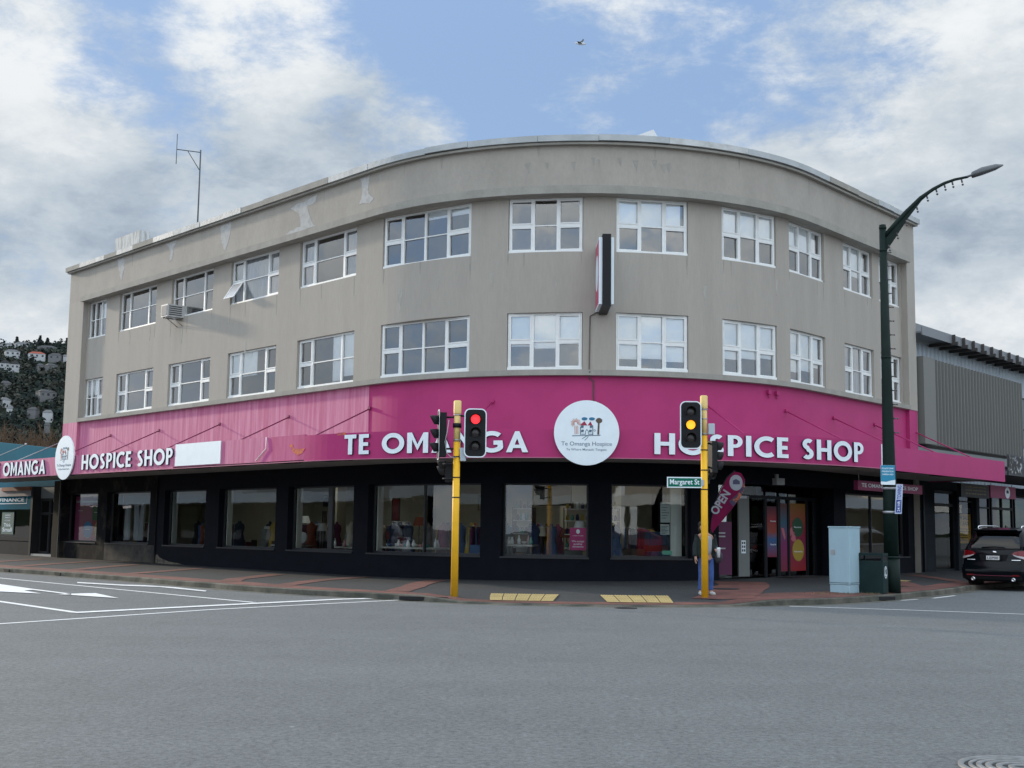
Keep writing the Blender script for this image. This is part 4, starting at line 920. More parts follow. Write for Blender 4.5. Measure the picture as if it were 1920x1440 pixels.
# ================================================================== CABINET, BIN
CABM = mat('pale_blue_cabinet', (.33, .47, .53), .5, spec=.3, var=.06, vscale=1.6, vsc=(1, 1, .4)); CABD = mat('cabinet_gap', (.04, .06, .07), .6)
cz = fzxy(8.3, 31.3); CB = thing('utility_cabinet', 'tall pale blue steel utility cabinet on the kerb beside the green bin', 'utility cabinet', (8.32, 31.35, cz))
c = (8.31, 31.22); ra = R_(47); r = (math.cos(ra), math.sin(ra)); n = (math.sin(ra), -math.cos(ra))
m = MB(); m.ob(c, r, n, .275, .28, cz+.20, 1.74); m.build('body', CABM, CB, bevel=.012)
m = MB(); m.ob(c, r, n, .265, .27, cz-.05, cz+.195); m.build('plinth', CABM, CB, bevel=.01)
m = MB(); m.ob(c, r, n, .29, .295, 1.741, 1.775); m.build('lid', CABM, CB, bevel=.01)
m = MB(); m.ob((c[0]-r[0]*.278, c[1]-r[1]*.278), r, n, .003, .06, 1.08, 1.20); m.xf(lambda x, y, z: (x-n[0]*.17, y-n[1]*.17, z)); m.build('handle', STEEL, CB)
m = MB(); m.ob((c[0]-r[0]*.2785, c[1]-r[1]*.2785), r, n, .002, .268, cz+.24, cz+.25); m.ob((c[0]+n[0]*.2835, c[1]+n[1]*.2835), r, n, .262, .002, cz+.24, cz+.25); m.build('door_gap', CABD, CB)
zb = fzxy(9.05, 31.25); GB = thing('litter_bin', 'dark green square litter bin between the blue cabinet and the lamp post', 'litter bin', (9.03, 31.25, zb)); ra = R_(58); r = (math.cos(ra), math.sin(ra)); n = (math.sin(ra), -math.cos(ra)); c = (9.02, 31.22)
GRB = mat('bin_green', (.006, .022, .022), .5, var=.15, vscale=3, spec=.2)
m = MB(); m.ob(c, r, n, .23, .30, zb-.02, zb+.80); m.build('body', GRB, GB, bevel=.012)
m = MB(); m.ob(c, r, n, .235, .305, zb+.93, zb+.99)
for a in (-.215, .215):
    for b in (-.28, .28): m.ob((c[0]+r[0]*a+n[0]*b, c[1]+r[1]*a+n[1]*b), r, n, .02, .02, zb+.80, zb+.93)
m.build('hood', GRB, GB)
m = MB(); m.ob((c[0]+n[0]*.27, c[1]+n[1]*.27), r, n, .20, .02, zb+.80, zb+.93); m.build('rubbish_opening', BLACKM, GB)
def bfn(x, z, d): return (c[0]+n[0]*(.301+d)+r[0]*x, c[1]+n[1]*(.301+d)+r[1]*x, zb+z)
m = MB(); P0 = disc_pts(0, .52, .13, 28, .15); P1 = disc_pts(0, .52, .105, 28, .125); nn_ = 28
m.add([bfn(x, z, .003) for x, z in P0+P1], [(i, (i+1) % nn_, nn_+(i+1) % nn_, nn_+i) for i in range(nn_)])
m.add([bfn(x, z, .003) for x, z in stroke([(.05, .62), (-.01, .60), (.0, .53), (-.05, .47), (.01, .43), (.07, .47)], .035)], [list(range(12))]) ; m.build('emblem', WHITE, GB)
# grass tufts and leaf litter by the cabinet
m = MB(); random.seed(5)
for i in range(420):
    s_, o_ = random.uniform(10.1, 11.5), random.uniform(6.0, 6.9); q = F(s_, min(o_, ko(s_)-.2)); z = fz(s_, o_); h_ = random.uniform(.02, .07); a = random.random()*6.28
    m.add([(q[0], q[1], z), (q[0]+.012*math.cos(a), q[1]+.012*math.sin(a), z), (q[0]+.03*math.cos(a+1), q[1]+.03*math.sin(a+1), z+h_)], [(0, 1, 2)])
tag(m.build('weeds', mat('dry_weeds', (.10, .11, .05), .9, c2=(.16, .12, .07), vscale=8)), 'straggly weeds and dead leaves around the foot of the cabinet and bin', 'weeds', kind='stuff')

# ================================================================== CAR
CARP = mat('car_black_paint', (.002, .004, .006), .12, spec=.22); CARG = glass('car_glass', (.06, .07, .08), .8, .0); TRIMB = mat('car_black_trim', (.006, .006, .007), .6, spec=.2); CHR = mat('chrome', (.75, .76, .78), .15, 1)
RUB = mat('tyre_rubber', (.012, .012, .012), .85); RIM = mat('alloy_rim', (.30, .31, .32), .3, .8); RLT = mat('tail_lamp_red', (.16, .004, .008), .15); WLT = mat('tail_lamp_clear', (.42, .40, .40), .1)
PLATE = mat('number_plate', (.70, .70, .70), .5); MAR = mat('maroon_trim', (.16, .02, .05), .35)
LV = [(.24, .78, .16, 4.42, .10), (.30, .86, .05, 4.52, .14), (.46, .91, .0, 4.60, .16), (.66, .925, .02, 4.60, .18), (.72, .92, .07, 4.58, .2), (.92, .915, .10, 4.50, .24), (1.06, .90, .14, 4.30, .25), (1.10, .875, .17, 4.1, .2)]
GH = [(1.101, .865, .18, 3.75, .16), (1.28, .80, .27, 3.25, .18), (1.50, .735, .40, 2.75, .20), (1.62, .685, .50, 2.45, .25), (1.68, .60, .68, 2.2, .3), (1.70, .45, .95, 2.0, .3)]
def ring(z, w_, y0, y1, r, n=7):
    P = []
    for cx, cy, a in ((w_-r, y0+r, -90), (w_-r, y1-r*1.6, 0), (-w_+r, y1-r*1.6, 90), (-w_+r, y0+r, 180)):
        ry = r if cy < 2 else r*1.6
        P += [(cx+r*math.cos(R_(a+90*i/n)), cy+ry*math.sin(R_(a+90*i/n)), z) for i in range(n+1)]
    return P
def loft(L_):
    m = MB(); n = 32; vs = []
    for l in L_: vs += ring(*l)
    m.add(vs, [(n*i+j, n*i+(j+1) % n, n*i+n+(j+1) % n, n*i+n+j) for i in range(len(L_)-1) for j in range(n)]+[list(range(n))[::-1], list(range(n*(len(L_)-1), n*len(L_)))], True); return m
def at_level(LL, z):
    for a, b in zip(LL, LL[1:]):
        if a[0] <= z <= b[0]: k = (z-a[0])/(b[0]-a[0]); return [a[i]+(b[i]-a[i])*k for i in range(5)]
    return list(LL[0] if z < LL[0][0] else LL[-1])
def rear(LL, x, z, d=.012):   # a point on the tail of the car
    _, w_, y0, y1, r = at_level(LL, z); ax_ = abs(x)
    y = y0 if ax_ <= w_-r else y0+r-math.sqrt(max(0, r*r-(ax_-w_+r)**2))
    return (x, y-d, z)
def sidep(LL, y, z, sg, d=.012): return (sg*(at_level(LL, z)[1]+d), y, z)
def make_car(paint, label, cat='car', txt='LEP00'):
    C_ = thing('parked_car', label, cat, (0, 0, 0), local=True)
    m = loft(LV); Bd = m.build('body', paint, C_); loft(GH).build('cabin', paint, C_)
    def patch(LL, x0, x1, z0, z1, mt, nm, par=C_, d=.012, n=8, shear=0, taper=0):
        q = MB(); vs = []
        for j in range(5):
            z = z0+(z1-z0)*j/4; k = taper*j/4
            for i in range(n+1): x = x0+k+(x1-x0-2*k)*i/n; vs.append(rear(LL, x, z, d))
        q.add(vs, [((n+1)*j+i, (n+1)*j+i+1, (n+1)*j+n+2+i, (n+1)*j+n+1+i) for j in range(4) for i in range(n)], True); return q.build(nm, mt, par)
    patch(GH, -.70, .70, 1.14, 1.545, CARG, 'rear_window', taper=.10, d=.014, n=14); patch(GH, -.76, .76, 1.10, 1.56, TRIMB, 'rear_window_surround', taper=.10, d=.006, n=14)
    m = MB(); m.hexa([(-.62, .30, 1.60), (.62, .30, 1.60), (.64, .60, 1.62), (-.64, .60, 1.62), (-.60, .28, 1.645), (.60, .28, 1.645), (.62, .62, 1.69), (-.62, .62, 1.69)]); m.build('spoiler', paint, C_, bevel=.01)
    for sg in (-1, 1):
        q = MB(); vs = []; LLs = LV
        pts = [(.56, 1.02), (.62, 1.07), (.88, 1.09), (.88, .84), (.80, .80), (.66, .84)]
        def tl(pts, mt, nm, d, par):
            q = MB(); vv = []; NX = 7
            for (xi, z0, z1) in pts:
                for k in range(3): z = z0+(z1-z0)*k/2; vv.append(rear(LV, sg*xi, z, d))
            q.add(vv, [(3*i+k, 3*i+3+k, 3*i+4+k, 3*i+1+k) for i in range(len(pts)-1) for k in range(2)], True); return q.build(nm, mt, par)
        Tl = tl([(.50, .97, 1.0), (.58, .94, 1.05), (.68, .90, 1.07), (.78, .86, 1.075), (.85, .84, 1.07), (.895, .83, 1.05)], RLT, 'tail_light', .02, C_)
        tl([(.54, .955, .975), (.62, .915, .95), (.72, .885, .935), (.82, .86, .92), (.88, .85, .91)], WLT, 'reverse_lamp', .028, Tl)
        q = MB(); q.box(sg*.62-.09, sg*.62+.09, -.012, .03, .40, .435) ; q.build('reflector', RLT, C_)
        q = MB(); q.lathe((sg*.55, -.02, .31), [(.0, .0), (.035, 0), (.048, .01), (.048, -.12)], 14, axis='y'); q.build('exhaust', CHR, C_)
        q = MB(); q.tube([(sg*.60, .62, 1.66), (sg*.60, .66, 1.73), (sg*.58, .9, 1.745), (sg*.56, 1.9, 1.745), (sg*.57, 2.15, 1.72), (sg*.57, 2.2, 1.64)], .017, 6); q.build('roof_rail', CHR, C_)
        q = MB(); vs = []
        for (y, z0, z1) in ((.62, 1.16, 1.42), (1.05, 1.14, 1.52), (1.8, 1.13, 1.54), (2.5, 1.13, 1.47), (3.2, 1.12, 1.24)):
            for z in (z0, z1): vs.append(sidep(GH, y, z, sg, .006))
        q.add(vs, [(2*i, 2*i+2, 2*i+3, 2*i+1) for i in range(4)], True); q.build('side_window', CARG, C_)
        for y in (.92, 3.62):
            W = MB(); W.lathe((sg*.80, y, .35), [(0, .12*sg), (.17, .125*sg), (.21, .135*sg), (.30, .14*sg), (.345, .11*sg), (.35, 0), (.345, -.10*sg), (.2, -.11*sg), (0, -.11*sg)], 28, axis='x'); Wh = W.build('wheel', RUB, C_)
            W = MB(); W.lathe((sg*.80, y, .35), [(0, .135*sg), (.05, .137*sg), (.19, .128*sg), (.22, .142*sg), (.225, .13*sg)], 28, axis='x'); W.build('rim', RIM, Wh)
            q = MB(); vs = []
            for i in range(15):
                t = R_(-8+196*i/14)
                for rr_, xx in ((.375, .925), (.45, .935), (.45, .88)): vs.append((sg*xx, y+rr_*math.cos(t), .36+rr_*math.sin(t)))
            q.add(vs, [(3*i+k, 3*i+3+k, 3*i+4+k, 3*i+1+k) for i in range(14) for k in range(2)], True); q.build('arch_trim', TRIMB, C_)
        q = MB(); q.ico((sg*1.0, 2.95, 1.14), .1, 2, (1, .7, .8)); q.build('mirror', paint, C_)
    m = MB(); m.add([rear(LV, x, z, d) for x, z, d in ((-.34, .80, .004), (.34, .80, .004), (.40, .97, .012), (-.40, .97, .012))], [(0, 1, 2, 3)]); m.build('plate_recess', TRIMB, C_)
    m = MB(); m.box(-.235, .235, .045, .06, .815, .945); m.build('plate_frame', TRIMB, C_)
    m = MB(); m.box(-.18, .18, .036, .044, .825, .935); Pl = m.build('number_plate', PLATE, C_)
    m = MB(); fit_text(m, txt, lambda x, z, d: (x, .034-d, z), -.15, .15, .845, .07, .002, .01); m.build('plate_lettering', BLACKM, Pl)
    m = MB(); m.lathe((0, rear(LV, 0, 1.03)[1], 1.03), [(0, .01), (.055, .008), (.065, -.01)], 20, axis='y'); m.xf(lambda x, y, z: (x*1.1, y, 1.03+(z-1.03)*.55)); m.build('badge', CHR, C_)
    for x0, x1 in ((-.72, -.50), (.50, .74)): m = MB(); m.add([rear(LV, x0, .82, .02), rear(LV, x1, .82, .02), rear(LV, x1, .835, .02), rear(LV, x0, .835, .02)], [(0, 1, 2, 3)]); m.build('model_badge', CHR, C_)
    m = MB(); m.tube([rear(GH, -.35, 1.16, .03), rear(GH, .0, 1.18, .035), rear(GH, .28, 1.165, .03)], .012, 6); m.build('rear_wiper', BLACK, C_)
    m = MB(); vs = []
    for i in range(13):
        x = -.90+1.80*i/12
        for z in (.30, .40 if abs(x) < .5 else .44): vs.append(rear(LV, x, z, .012))
    m.add(vs, [(2*i, 2*i+2, 2*i+3, 2*i+1) for i in range(12)]); m.build('bumper_insert', TRIMB, C_)
    m = MB()
    for i in range(12):
        x = -.72+1.44*i/12; a = rear(LV, x, .40, .02); b = rear(LV, x+.12, .40, .02); m.add([a, b, (b[0], b[1], .415), (a[0], a[1], .415)], [(0, 1, 2, 3)])
    m.build('bumper_strip', MAR, C_)
    m = MB(); m.hexa([(-.02, 1.1, 1.70), (.02, 1.1, 1.70), (.03, 1.28, 1.70), (-.03, 1.28, 1.70), (-.004, 1.08, 1.77), (.004, 1.08, 1.77), (.01, 1.16, 1.76), (-.01, 1.16, 1.76)]); m.build('aerial_fin', paint, C_)
    return C_
car = make_car(CARP, 'black car parked at the right kerb, seen from behind, tail lights unlit')
car.location = (14.10, 36.75, 0); car.rotation_euler = (0, 0, R_(-40.95)); car.scale = (1.06, 1.06, 1.08)
CARR = mat('car_maroon_paint', (.22, .012, .016), .2); CARS = mat('car_silver_paint', (.42, .44, .45), .25, .4)
def recolour(root, new):
    for ch in root.children:
        if ch.data and ch.data.materials and ch.data.materials[0] == CARP:
            ch.data = ch.data.copy(); ch.data.materials[0] = new
c2 = copy_tree(car); c2['label'] = 'maroon car stopped on the near side of the crossroads'; recolour(c2, CARR); c2.location = (15.6, 7.0, 0); c2.rotation_euler = (0, 0, R_(-62))
c3 = copy_tree(car); c3['label'] = 'silver car parked across the side street from the shop'; recolour(c3, CARS); c3.location = (22.3, 45.6, 0); c3.rotation_euler = (0, 0, R_(-40.95))
c4 = copy_tree(car); c4['label'] = 'silver car parked across the main street on the left'; recolour(c4, CARS); c4.location = (-24, 36.5, 0); c4.rotation_euler = (0, 0, R_(43))

# ================================================================== NEIGHBOURING BUILDINGS
def glassq(par, s0, s1, z0, z1, o, mt=None, name='pane'):
    q = MB(); q.add([(*F(s0, o), z0), (*F(s1, o), z0), (*F(s1, o), z1), (*F(s0, o), z1)], [(0, 1, 2, 3)]); return q.build(name, mt or glass('neighbour_glass', (.6, .64, .64), .75, .0), par, recalc=False)
def framed(par, s0, s1, z0, z1, o, fm, name='window', f=.05, mull=(), trans=(), gl=None):
    q = MB(); d0, d1 = o-.04, o+.05
    q.sb(s0, s1, d0, d1, z0, z0+f); q.sb(s0, s1, d0, d1, z1-f, z1); q.sb(s0, s0+f, d0, d1, z0+f, z1-f); q.sb(s1-f, s1, d0, d1, z0+f, z1-f)
    for k in mull: q.sb(k-f/2, k+f/2, d0, d1, z0+f, z1-f)
    for k in trans: q.sb(s0+f, s1-f, d0+.004, d1-.004, k-f/2, k+f/2)
    W = q.build(name, fm, par); glassq(W, s0+f*.5, s1-f*.5, z0+f*.5, z1-f*.5, o, gl); return W
DFR = mat('dark_aluminium', (.008, .010, .013), .5, spec=.2); NB = mat('neighbour_dark_render', (.013, .017, .022), .8, var=.15, vscale=2, spec=.15); GREYW = mat('shop_inner_grey', (.16, .16, .15), .9)
q = F(28, 0); RB = thing('neighbour_building', 'grey metal clad building with a louvred screen, right of the corner building', 'building', (*q, 0))
CLAD = mat('corrugated_cladding', (.36, .41, .45), .5, .3, var=.04, vscale=1)
m = MB(); vs = []; n = 260
for i in range(n+1):
    s = SR+.02+25*i/n; q = F(s, -.35+(.03 if i % 4 in (1, 2) else 0)); vs += [(*q, 3.6), (*q, 8.8)]
m.add(vs, [(2*i, 2*i+2, 2*i+3, 2*i+1) for i in range(n)]); m.build('cladding', CLAD, RB)
m = MB(); m.sb(SR, 60, -.6, .55, 8.84, 8.90); m.sb(SR, 60, .55, .59, 8.76, 9.06); m.sb(SR, 60, -8, -.6, 8.84, 9.6); m.build('roof', mat('grey_roof_edge', (.20, .21, .22), .5, .3), RB)
RUST = mat('rafter_brown', (.05, .045, .042), .8)
for i in range(24):
    s = 25.6+i*.98; m = MB(); m.sb(s-.05, s+.05, -.3, .80, 8.70, 8.82); m.sb(s-.03, s+.03, .59, .70, 8.82, 9.10); m.build('rafter', RUST, RB)
m = MB(); m.sb(23.0, 33.45, .02, .10, 4.78, 4.88); m.sb(23.0, 33.45, .02, .10, 7.9, 7.98)
m.build('screen_rail', RUST, RB)
LOU = mat('louvre_grey', (.155, .155, .14), .6, var=.03, vscale=.5)
m = MB(); m.sb(23.05, 24.1, .10, .50, 4.85, 8.02); m.build('screen_end_panel', LOU, RB)
for i in range(29):
    s = 24.22+i*.32; a, b = F(s, .12), F(s+.13, .48); m = MB(); t_ = .03
    m.hexa([(a[0], a[1], 4.85), (b[0], b[1], 4.85), (b[0]+t_, b[1]+t_, 4.85), (a[0]+t_, a[1]+t_, 4.85), (a[0], a[1], 8.02), (b[0], b[1], 8.02), (b[0]+t_, b[1]+t_, 8.02), (a[0]+t_, a[1]+t_, 8.02)]); m.build('louvre', LOU, RB)
m = MB(); m.sb(SR, 34, -.3, .3, 4.42, 4.72); m.build('ledge', mat('ledge_grey', (.20, .22, .215), .7), RB)
W = framed(RB, 34.0, 46, 4.6, 7.6, -.2, DFR, mull=(36, 38, 40, 42, 44), trans=(6.2,))
m = MB(); m.sb(SR, 24.8, -.4, .06, 0, 3.55); m.sb(24.8, 60, -.4, .04, 3.28, 3.6); m.sb(27.02, 27.2, -.4, .05, 0, 3.28); m.sb(27.2, 28.95, -.4, .05, 0, 1.0); m.sb(28.95, 29.25, -.4, .06, 0, 3.28); m.build('shop_wall', NB, RB)
m = MB(); m.sb(23.6, 23.72, .06, .14, .2, 3.4); m.build('downpipe', DFR, RB)
framed(RB, 24.85, 27.0, .22, 3.26, -.12, DFR, 'door', .11, trans=(2.72,)); framed(RB, 27.22, 28.93, 1.0, 3.26, -.12, DFR, 'window', .05, trans=(2.9,))
framed(RB, 29.3, 30.7, .3, 3.26, -.12, DFR, 'window', .06, trans=(2.7,)); framed(RB, 30.9, 33.4, .25, 3.26, -.12, DFR, 'door', .10, mull=(32.1,), trans=(2.7,)); framed(RB, 33.6, 40, .3, 3.26, -.12, DFR, 'window', .06, mull=(35.5, 37.5))
m = MB(); m.sb(SR+.2, 45, -5, -4.9, 0, 3.5); m.sb(SR+.2, 45, -5, -.4, 3.4, 3.5); m.sb(SR+.2, 45, -5, -.4, .1, .16); m.sb(29.05, 29.15, -4.9, -.4, .2, 3.4); m.build('inner_wall', GREYW, RB)
for s in (26, 31.5): m = MB(); m.sb(s-.3, s+.3, -1.6, -1.5, 3.3, 3.34); m.build('ceiling_tube', TUBE, RB)
m = MB(); m.sb(24.1, 60, .1, 2.9, 3.72, 3.80); m.sb(24.35, 60, 2.9, 2.95, 3.72, 4.46); m.build('canopy', mat('canopy_dark', (.05, .055, .06), .6), RB)
m = MB(); m.sb(24.36, 25.7, 2.951, 2.965, 3.80, 4.42); m.build('canopy_picture', mat('dark_foliage_print', (.02, .02, .02), .6, c2=(.42, .43, .44), vscale=5.5, lo=.52, hi=.62), RB)
m = MB(); m.sb(25.95, 31, 2.951, 3.03, 3.78, 4.85); m.build('canopy_sign', mat('pale_blue_sign', (.55, .60, .66), .6, c2=(.10, .14, .25), vscale=1.6, lo=.5, hi=.56), RB)
m = MB(); m.sb(27.25, 28.9, -.20, -.17, 1.28, 2.42); PO = tag(m.build('for_sale_poster', mat('orange_poster', (.62, .34, .05), .6)), 'orange for sale or lease poster in the window right of the grey shop door', 'poster')
m = MB()
for t, x0, x1, z, h_ in (('FOR SALE', 27.45, 28.7, 2.20, .15), ('OR LEASE', 27.45, 28.7, 1.98, .15), ('Retail and office premises', 27.42, 28.72, 1.82, .055), ('ground floor with street frontage', 27.42, 28.72, 1.72, .055), ('Contact us', 27.7, 28.45, 1.58, .06), ('to arrange', 27.6, 28.55, 1.48, .06), ('a viewing', 27.6, 28.55, 1.39, .06)):
    if t[0] in 'FO': fit_text(m, t, onF(-.168), x0, x1, z, h_, .003, .02)
    else:
        fn = onF(-.168); x = x0; random.seed(len(t))
        while x < x1-.05: w_ = random.uniform(.06, .2); slab_on(m, fn, x, min(x1, x+w_), z, z+h_*.6, 0, .003); x += w_+.035
m.build('print', BLACKM, PO)
m = MB(); m.sb(27.25, 28.9, -.20, -.17, 2.46, 2.66); tag(m.build('agent_poster', mat('grey_poster', (.11, .115, .12), .6)), 'dark grey strip above the orange for sale poster', 'poster')
# signs hung under the awning
HS = mat('dark_magenta_sign', (.24, .018, .085), .5)
def hang(name, s0, s1, o, z0, z1, mt, label, txt=None):
    q = F((s0+s1)/2, o); S = thing(name, label, 'sign', (*q, z0)); m = MB(); m.sb(s0, s1, o-.07, o+.07, z0, z1); m.build('box', mt, S)
    for s in (s0+.2, s1-.2): m = MB(); m.cyl((*F(s, o), z1), (*F(s, o), 3.54), .012, n=6); m.build('hanger', STEEL, S)
    if txt: m = MB(); fit_text(m, txt, onF(o+.071), s0+.25, s1-.3, z0+.10, (z1-z0)*.42, .003, .015); m.build('lettering', WHITE, S)
    return S
S = hang('hanging_sign', 15.3, 20.05, 1.5, 2.93, 3.22, HS, 'dark magenta hospice shop sign hanging under the awning behind the lamp post', 'TE OMANGA HOSPICE SHOP')
m = MB(); m.sb(20.055, 20.08, 1.42, 1.58, 2.92, 3.23); m.build('end_cap', PINKL, S)
S = hang('hanging_sign', 23.5, 26.2, 1.5, 2.95, 3.42, BLACK, 'black hanging sign under the right end of the awning')
for z in (3.06, 3.18, 3.3): m = MB(); fit_text(m, 'SHOPS AND OFFICES'[:17 if z > 3.1 else 5], onF(1.571), 23.9, 25.9, z, .05, .003, .01); m.build('lettering', mat('dim_gold', (.18, .14, .06), .6), S)
S = hang('hanging_sign', 26.35, 29.0, 1.5, 3.0, 3.46, HS, 'dark magenta hanging sign with a round white disc, above the orange poster')
m = MB(); poly_on(m, onF(1.572), disc_pts(28.1, 3.22, .26, 28, .215), 0, .004); m.build('disc', WHITE, S); m = MB(); poly_on(m, onF(1.578), [(27.98, 3.2), (28.22, 3.2), (28.22, 3.28), (28.1, 3.33), (27.98, 3.28)], 0, .003); m.build('emblem', DARKB, S)
# left neighbour
TEAL = mat('teal_paint', (.010, .115, .165), .9, var=.06, vscale=1.5, spec=.1); TEALS = mat('teal_sign', (.008, .13, .19), .9, spec=.08)
q = F(-32, 0); LB = thing('neighbour_building', 'low teal fronted shop left of the corner building, partly hidden by the pink awning', 'building', (*q, 0))
m = MB(); m.hexa([(*F(-62, -.6), 3.3), (*F(-24.3, -.6), 3.3), (*F(-24.3, -.3), 3.3), (*F(-62, -.3), 3.3), (*F(-62, -.6), 8.0), (*F(-24.3, -.6), 4.95), (*F(-24.3, -.3), 4.95), (*F(-62, -.3), 8.0)]); m.build('parapet', TEAL, LB)
m = MB(); m.sb(-62, -24.3, -12, -.6, 4.3, 4.4); m.build('roof', ROOFM, LB)
m = MB(); m.sb(-62, -26.9, -.3, -.02, 2.24, 3.3); m.build('sign_fascia', TEALS, LB)
m = MB(); m.sb(-62, -26.9, -.3, -.04, .0, .75); m.sb(-62, -26.9, -.22, -.02, .76, .88); m.build('stall_riser', NB, LB)
m = MB(); m.sb(-62, -26.9, -4, -3.9, .1, 3.3); m.sb(-27.0, -26.9, -3.9, -.3, .1, 3.3); m.build('inner_wall', mat('warm_dark_inside', (.05, .025, .025), .9), LB)
glassq(LB, -62, -26.95, .88, 2.24, -.15); m = MB(); m.sb(-27.0, -26.78, -.5, .04, 0, 3.3); m.build('corner_post', BLACKM, LB)
m = MB(); m.sb(-26.75, -24.3, -.45, -.32, 2.75, 3.5); m.build('lintel', mat('pale_lintel', (.16, .17, .16), .8), LB); m = MB(); m.sb(-24.4, -23.1, -1.0, .04, 0, 3.5); m.build('pier', mat('brown_pier', (.045, .04, .03), .9, spec=.1), LB)
TG = glass('teal_glass', (.35, .60, .66), 1.3, .04)
framed(LB, -26.75, -25.65, .2, 2.75, -.38, BLACKM, 'door', .12, trans=(2.05,), gl=TG); framed(LB, -25.6, -24.4, .2, 2.75, -.38, DFR, 'window', .05, trans=(2.05,), gl=TG)
m = MB(); m.sb(-26.8, -24.35, -1.0, .0, .08, .20); m.build('doorstep', mat('pale_step', (.42, .42, .40), .8), LB)
m = MB(); m.sb(-26.7, -24.4, -4, -3.9, .2, 3); m.build('inner_wall', PALEW, LB)
m = MB(); fit_text(m, 'FINANCE', onF(-.018), -31.0, -27.95, 2.62, .17, .006, .02); m.build('lettering', WHITE, LB)
m = MB(); m.sb(-35, -27.6, -.019, -.012, 2.50, 2.535); m.sb(-27.635, -27.6, -.019, -.012, 2.535, 2.85); m.build('sign_outline', WHITE, LB)
m = MB(); m.sb(-62, -27.0, -.019, .05, 2.86, 3.3); m.build('upper_sign', mat('grey_pink_sign', (.30, .27, .27), .7, var=.1, vscale=1), LB)
m = MB(); m.sb(-30.5, -27.0, .051, .12, 3.12, 3.30); m.build('orange_band', mat('rust_orange', (.25, .07, .02), .7), LB)
m = MB(); m.sb(-30.8, -29.3, -.13, -.10, 1.05, 2.12); P_ = tag(m.build('window_poster', mat('deep_green_poster', (.02, .10, .09), .6)), 'green and white poster in the window of the teal shop', 'poster')
m = MB()
for t, z, h_ in (('NEED', 1.93, .07), ('FINANCE', 1.82, .07), ('ENQUIRE', 1.68, .06)): fit_text(m, t, onF(-.098), -30.4, -29.7, z, h_, .003, .01)
fit_text(m, 'Think', onF(-.098), -30.5, -29.6, 1.42, .17, .003, .02); fit_text(m, 'Small', onF(-.098), -30.65, -29.45, 1.18, .2, .003, .02); m.build('lettering', WHITE, P_)

# other buildings around the crossroads (seen in the window reflections)
def row_building(c, ang, wd, dp, ht, wall, label, awn=True, sill=1):
    T_ = thing('street_building', label, 'building', (*c, 0)); fn = onP(c, ang, 0); U = lambda mb, a, b, z0, z1, d0, d1: slab_on(mb, fn, a, b, z0, z1, d0, d1)
    m = MB(); U(m, -wd/2, wd/2, 3.4, ht, -dp, 0); U(m, -wd/2-.1, wd/2+.1, ht+.001, ht+.3, -dp, .12); m.build('wall', wall, T_)
    m = MB(); U(m, -wd/2, wd/2, 0, .6, -dp, -.02)
    k = int(wd/3.2)
    for i in range(k+1): x = -wd/2+wd*i/k; U(m, max(-wd/2, x-.2), min(wd/2, x+.2), .6, 3.4, -.4, -.02)
    U(m, -wd/2, wd/2, .6, 3.4, -dp, -3); m.build('shop_front', NB, T_)
    for i in range(k):
        x = -wd/2+wd*(i+.5)/k; w2 = wd/k/2-.22; p = MB(); U(p, x-w2, x+w2, .62, 3.0, -.3, -.28); p.build('shop_window', GLU, T_)
        for z in [4.6+3*j for j in range(int((ht-4)/3))]:
            p = MB(); U(p, x-.95, x+.95, z, z+1.4, -.02, .03); W = p.build('window', WHITEP, T_); p = MB(); U(p, x-.85, x-.03, z+.08, z+1.32, .031, .034); U(p, x+.03, x+.85, z+.08, z+1.32, .031, .034); p.build('pane', mat('distant_glass', (.03, .035, .04), .08), W)
    if awn:
        p = MB(); U(p, -wd/2, wd/2, 3.2, 3.26, .0, 2.6); A_ = p.build('awning', SOFF, T_); p = MB(); U(p, -wd/2, wd/2, 3.2, 3.85, 2.6, 2.66); p.build('fascia', WHITE, A_)
    return T_
WA = mat('cream_render', (.50, .48, .42), .8, var=.04, vscale=1); WB = mat('white_render', (.62, .63, .62), .8, var=.04, vscale=1); WC = mat('grey_block', (.26, .27, .28), .8, var=.05, vscale=1)
hL, hR = TH, TH+PH
def across(s, o): return F(s, o)
row_building(across(-18, 24.5), hL+math.pi, 18, 12, 7.2, WA, 'cream two storey shop across the left street')
row_building(across(-38, 24.5), hL+math.pi, 20, 12, 5.4, WC, 'grey single storey shop across the left street')
row_building(across(-62, 24.5), hL+math.pi, 24, 12, 8.0, WB, 'white two storey shop far up the left street')
row_building(across(36, 19.5), hR+math.pi, 20, 12, 6.2, WB, 'white shop across the right street')
row_building(across(60, 19.5), hR+math.pi, 24, 12, 7.6, WA, 'cream two storey block far down the right street')
row_building((-7, -9), math.pi+.05, 26, 12, 6.4, WB, 'white shops on the near side of the crossroads')
row_building((26, -4), math.pi+.75, 24, 12, 7.4, WA, 'cream corner block on the near right side of the crossroads')
row_building((-33, 2), math.pi-.7, 20, 12, 6.6, WC, 'grey block on the near left side of the crossroads')

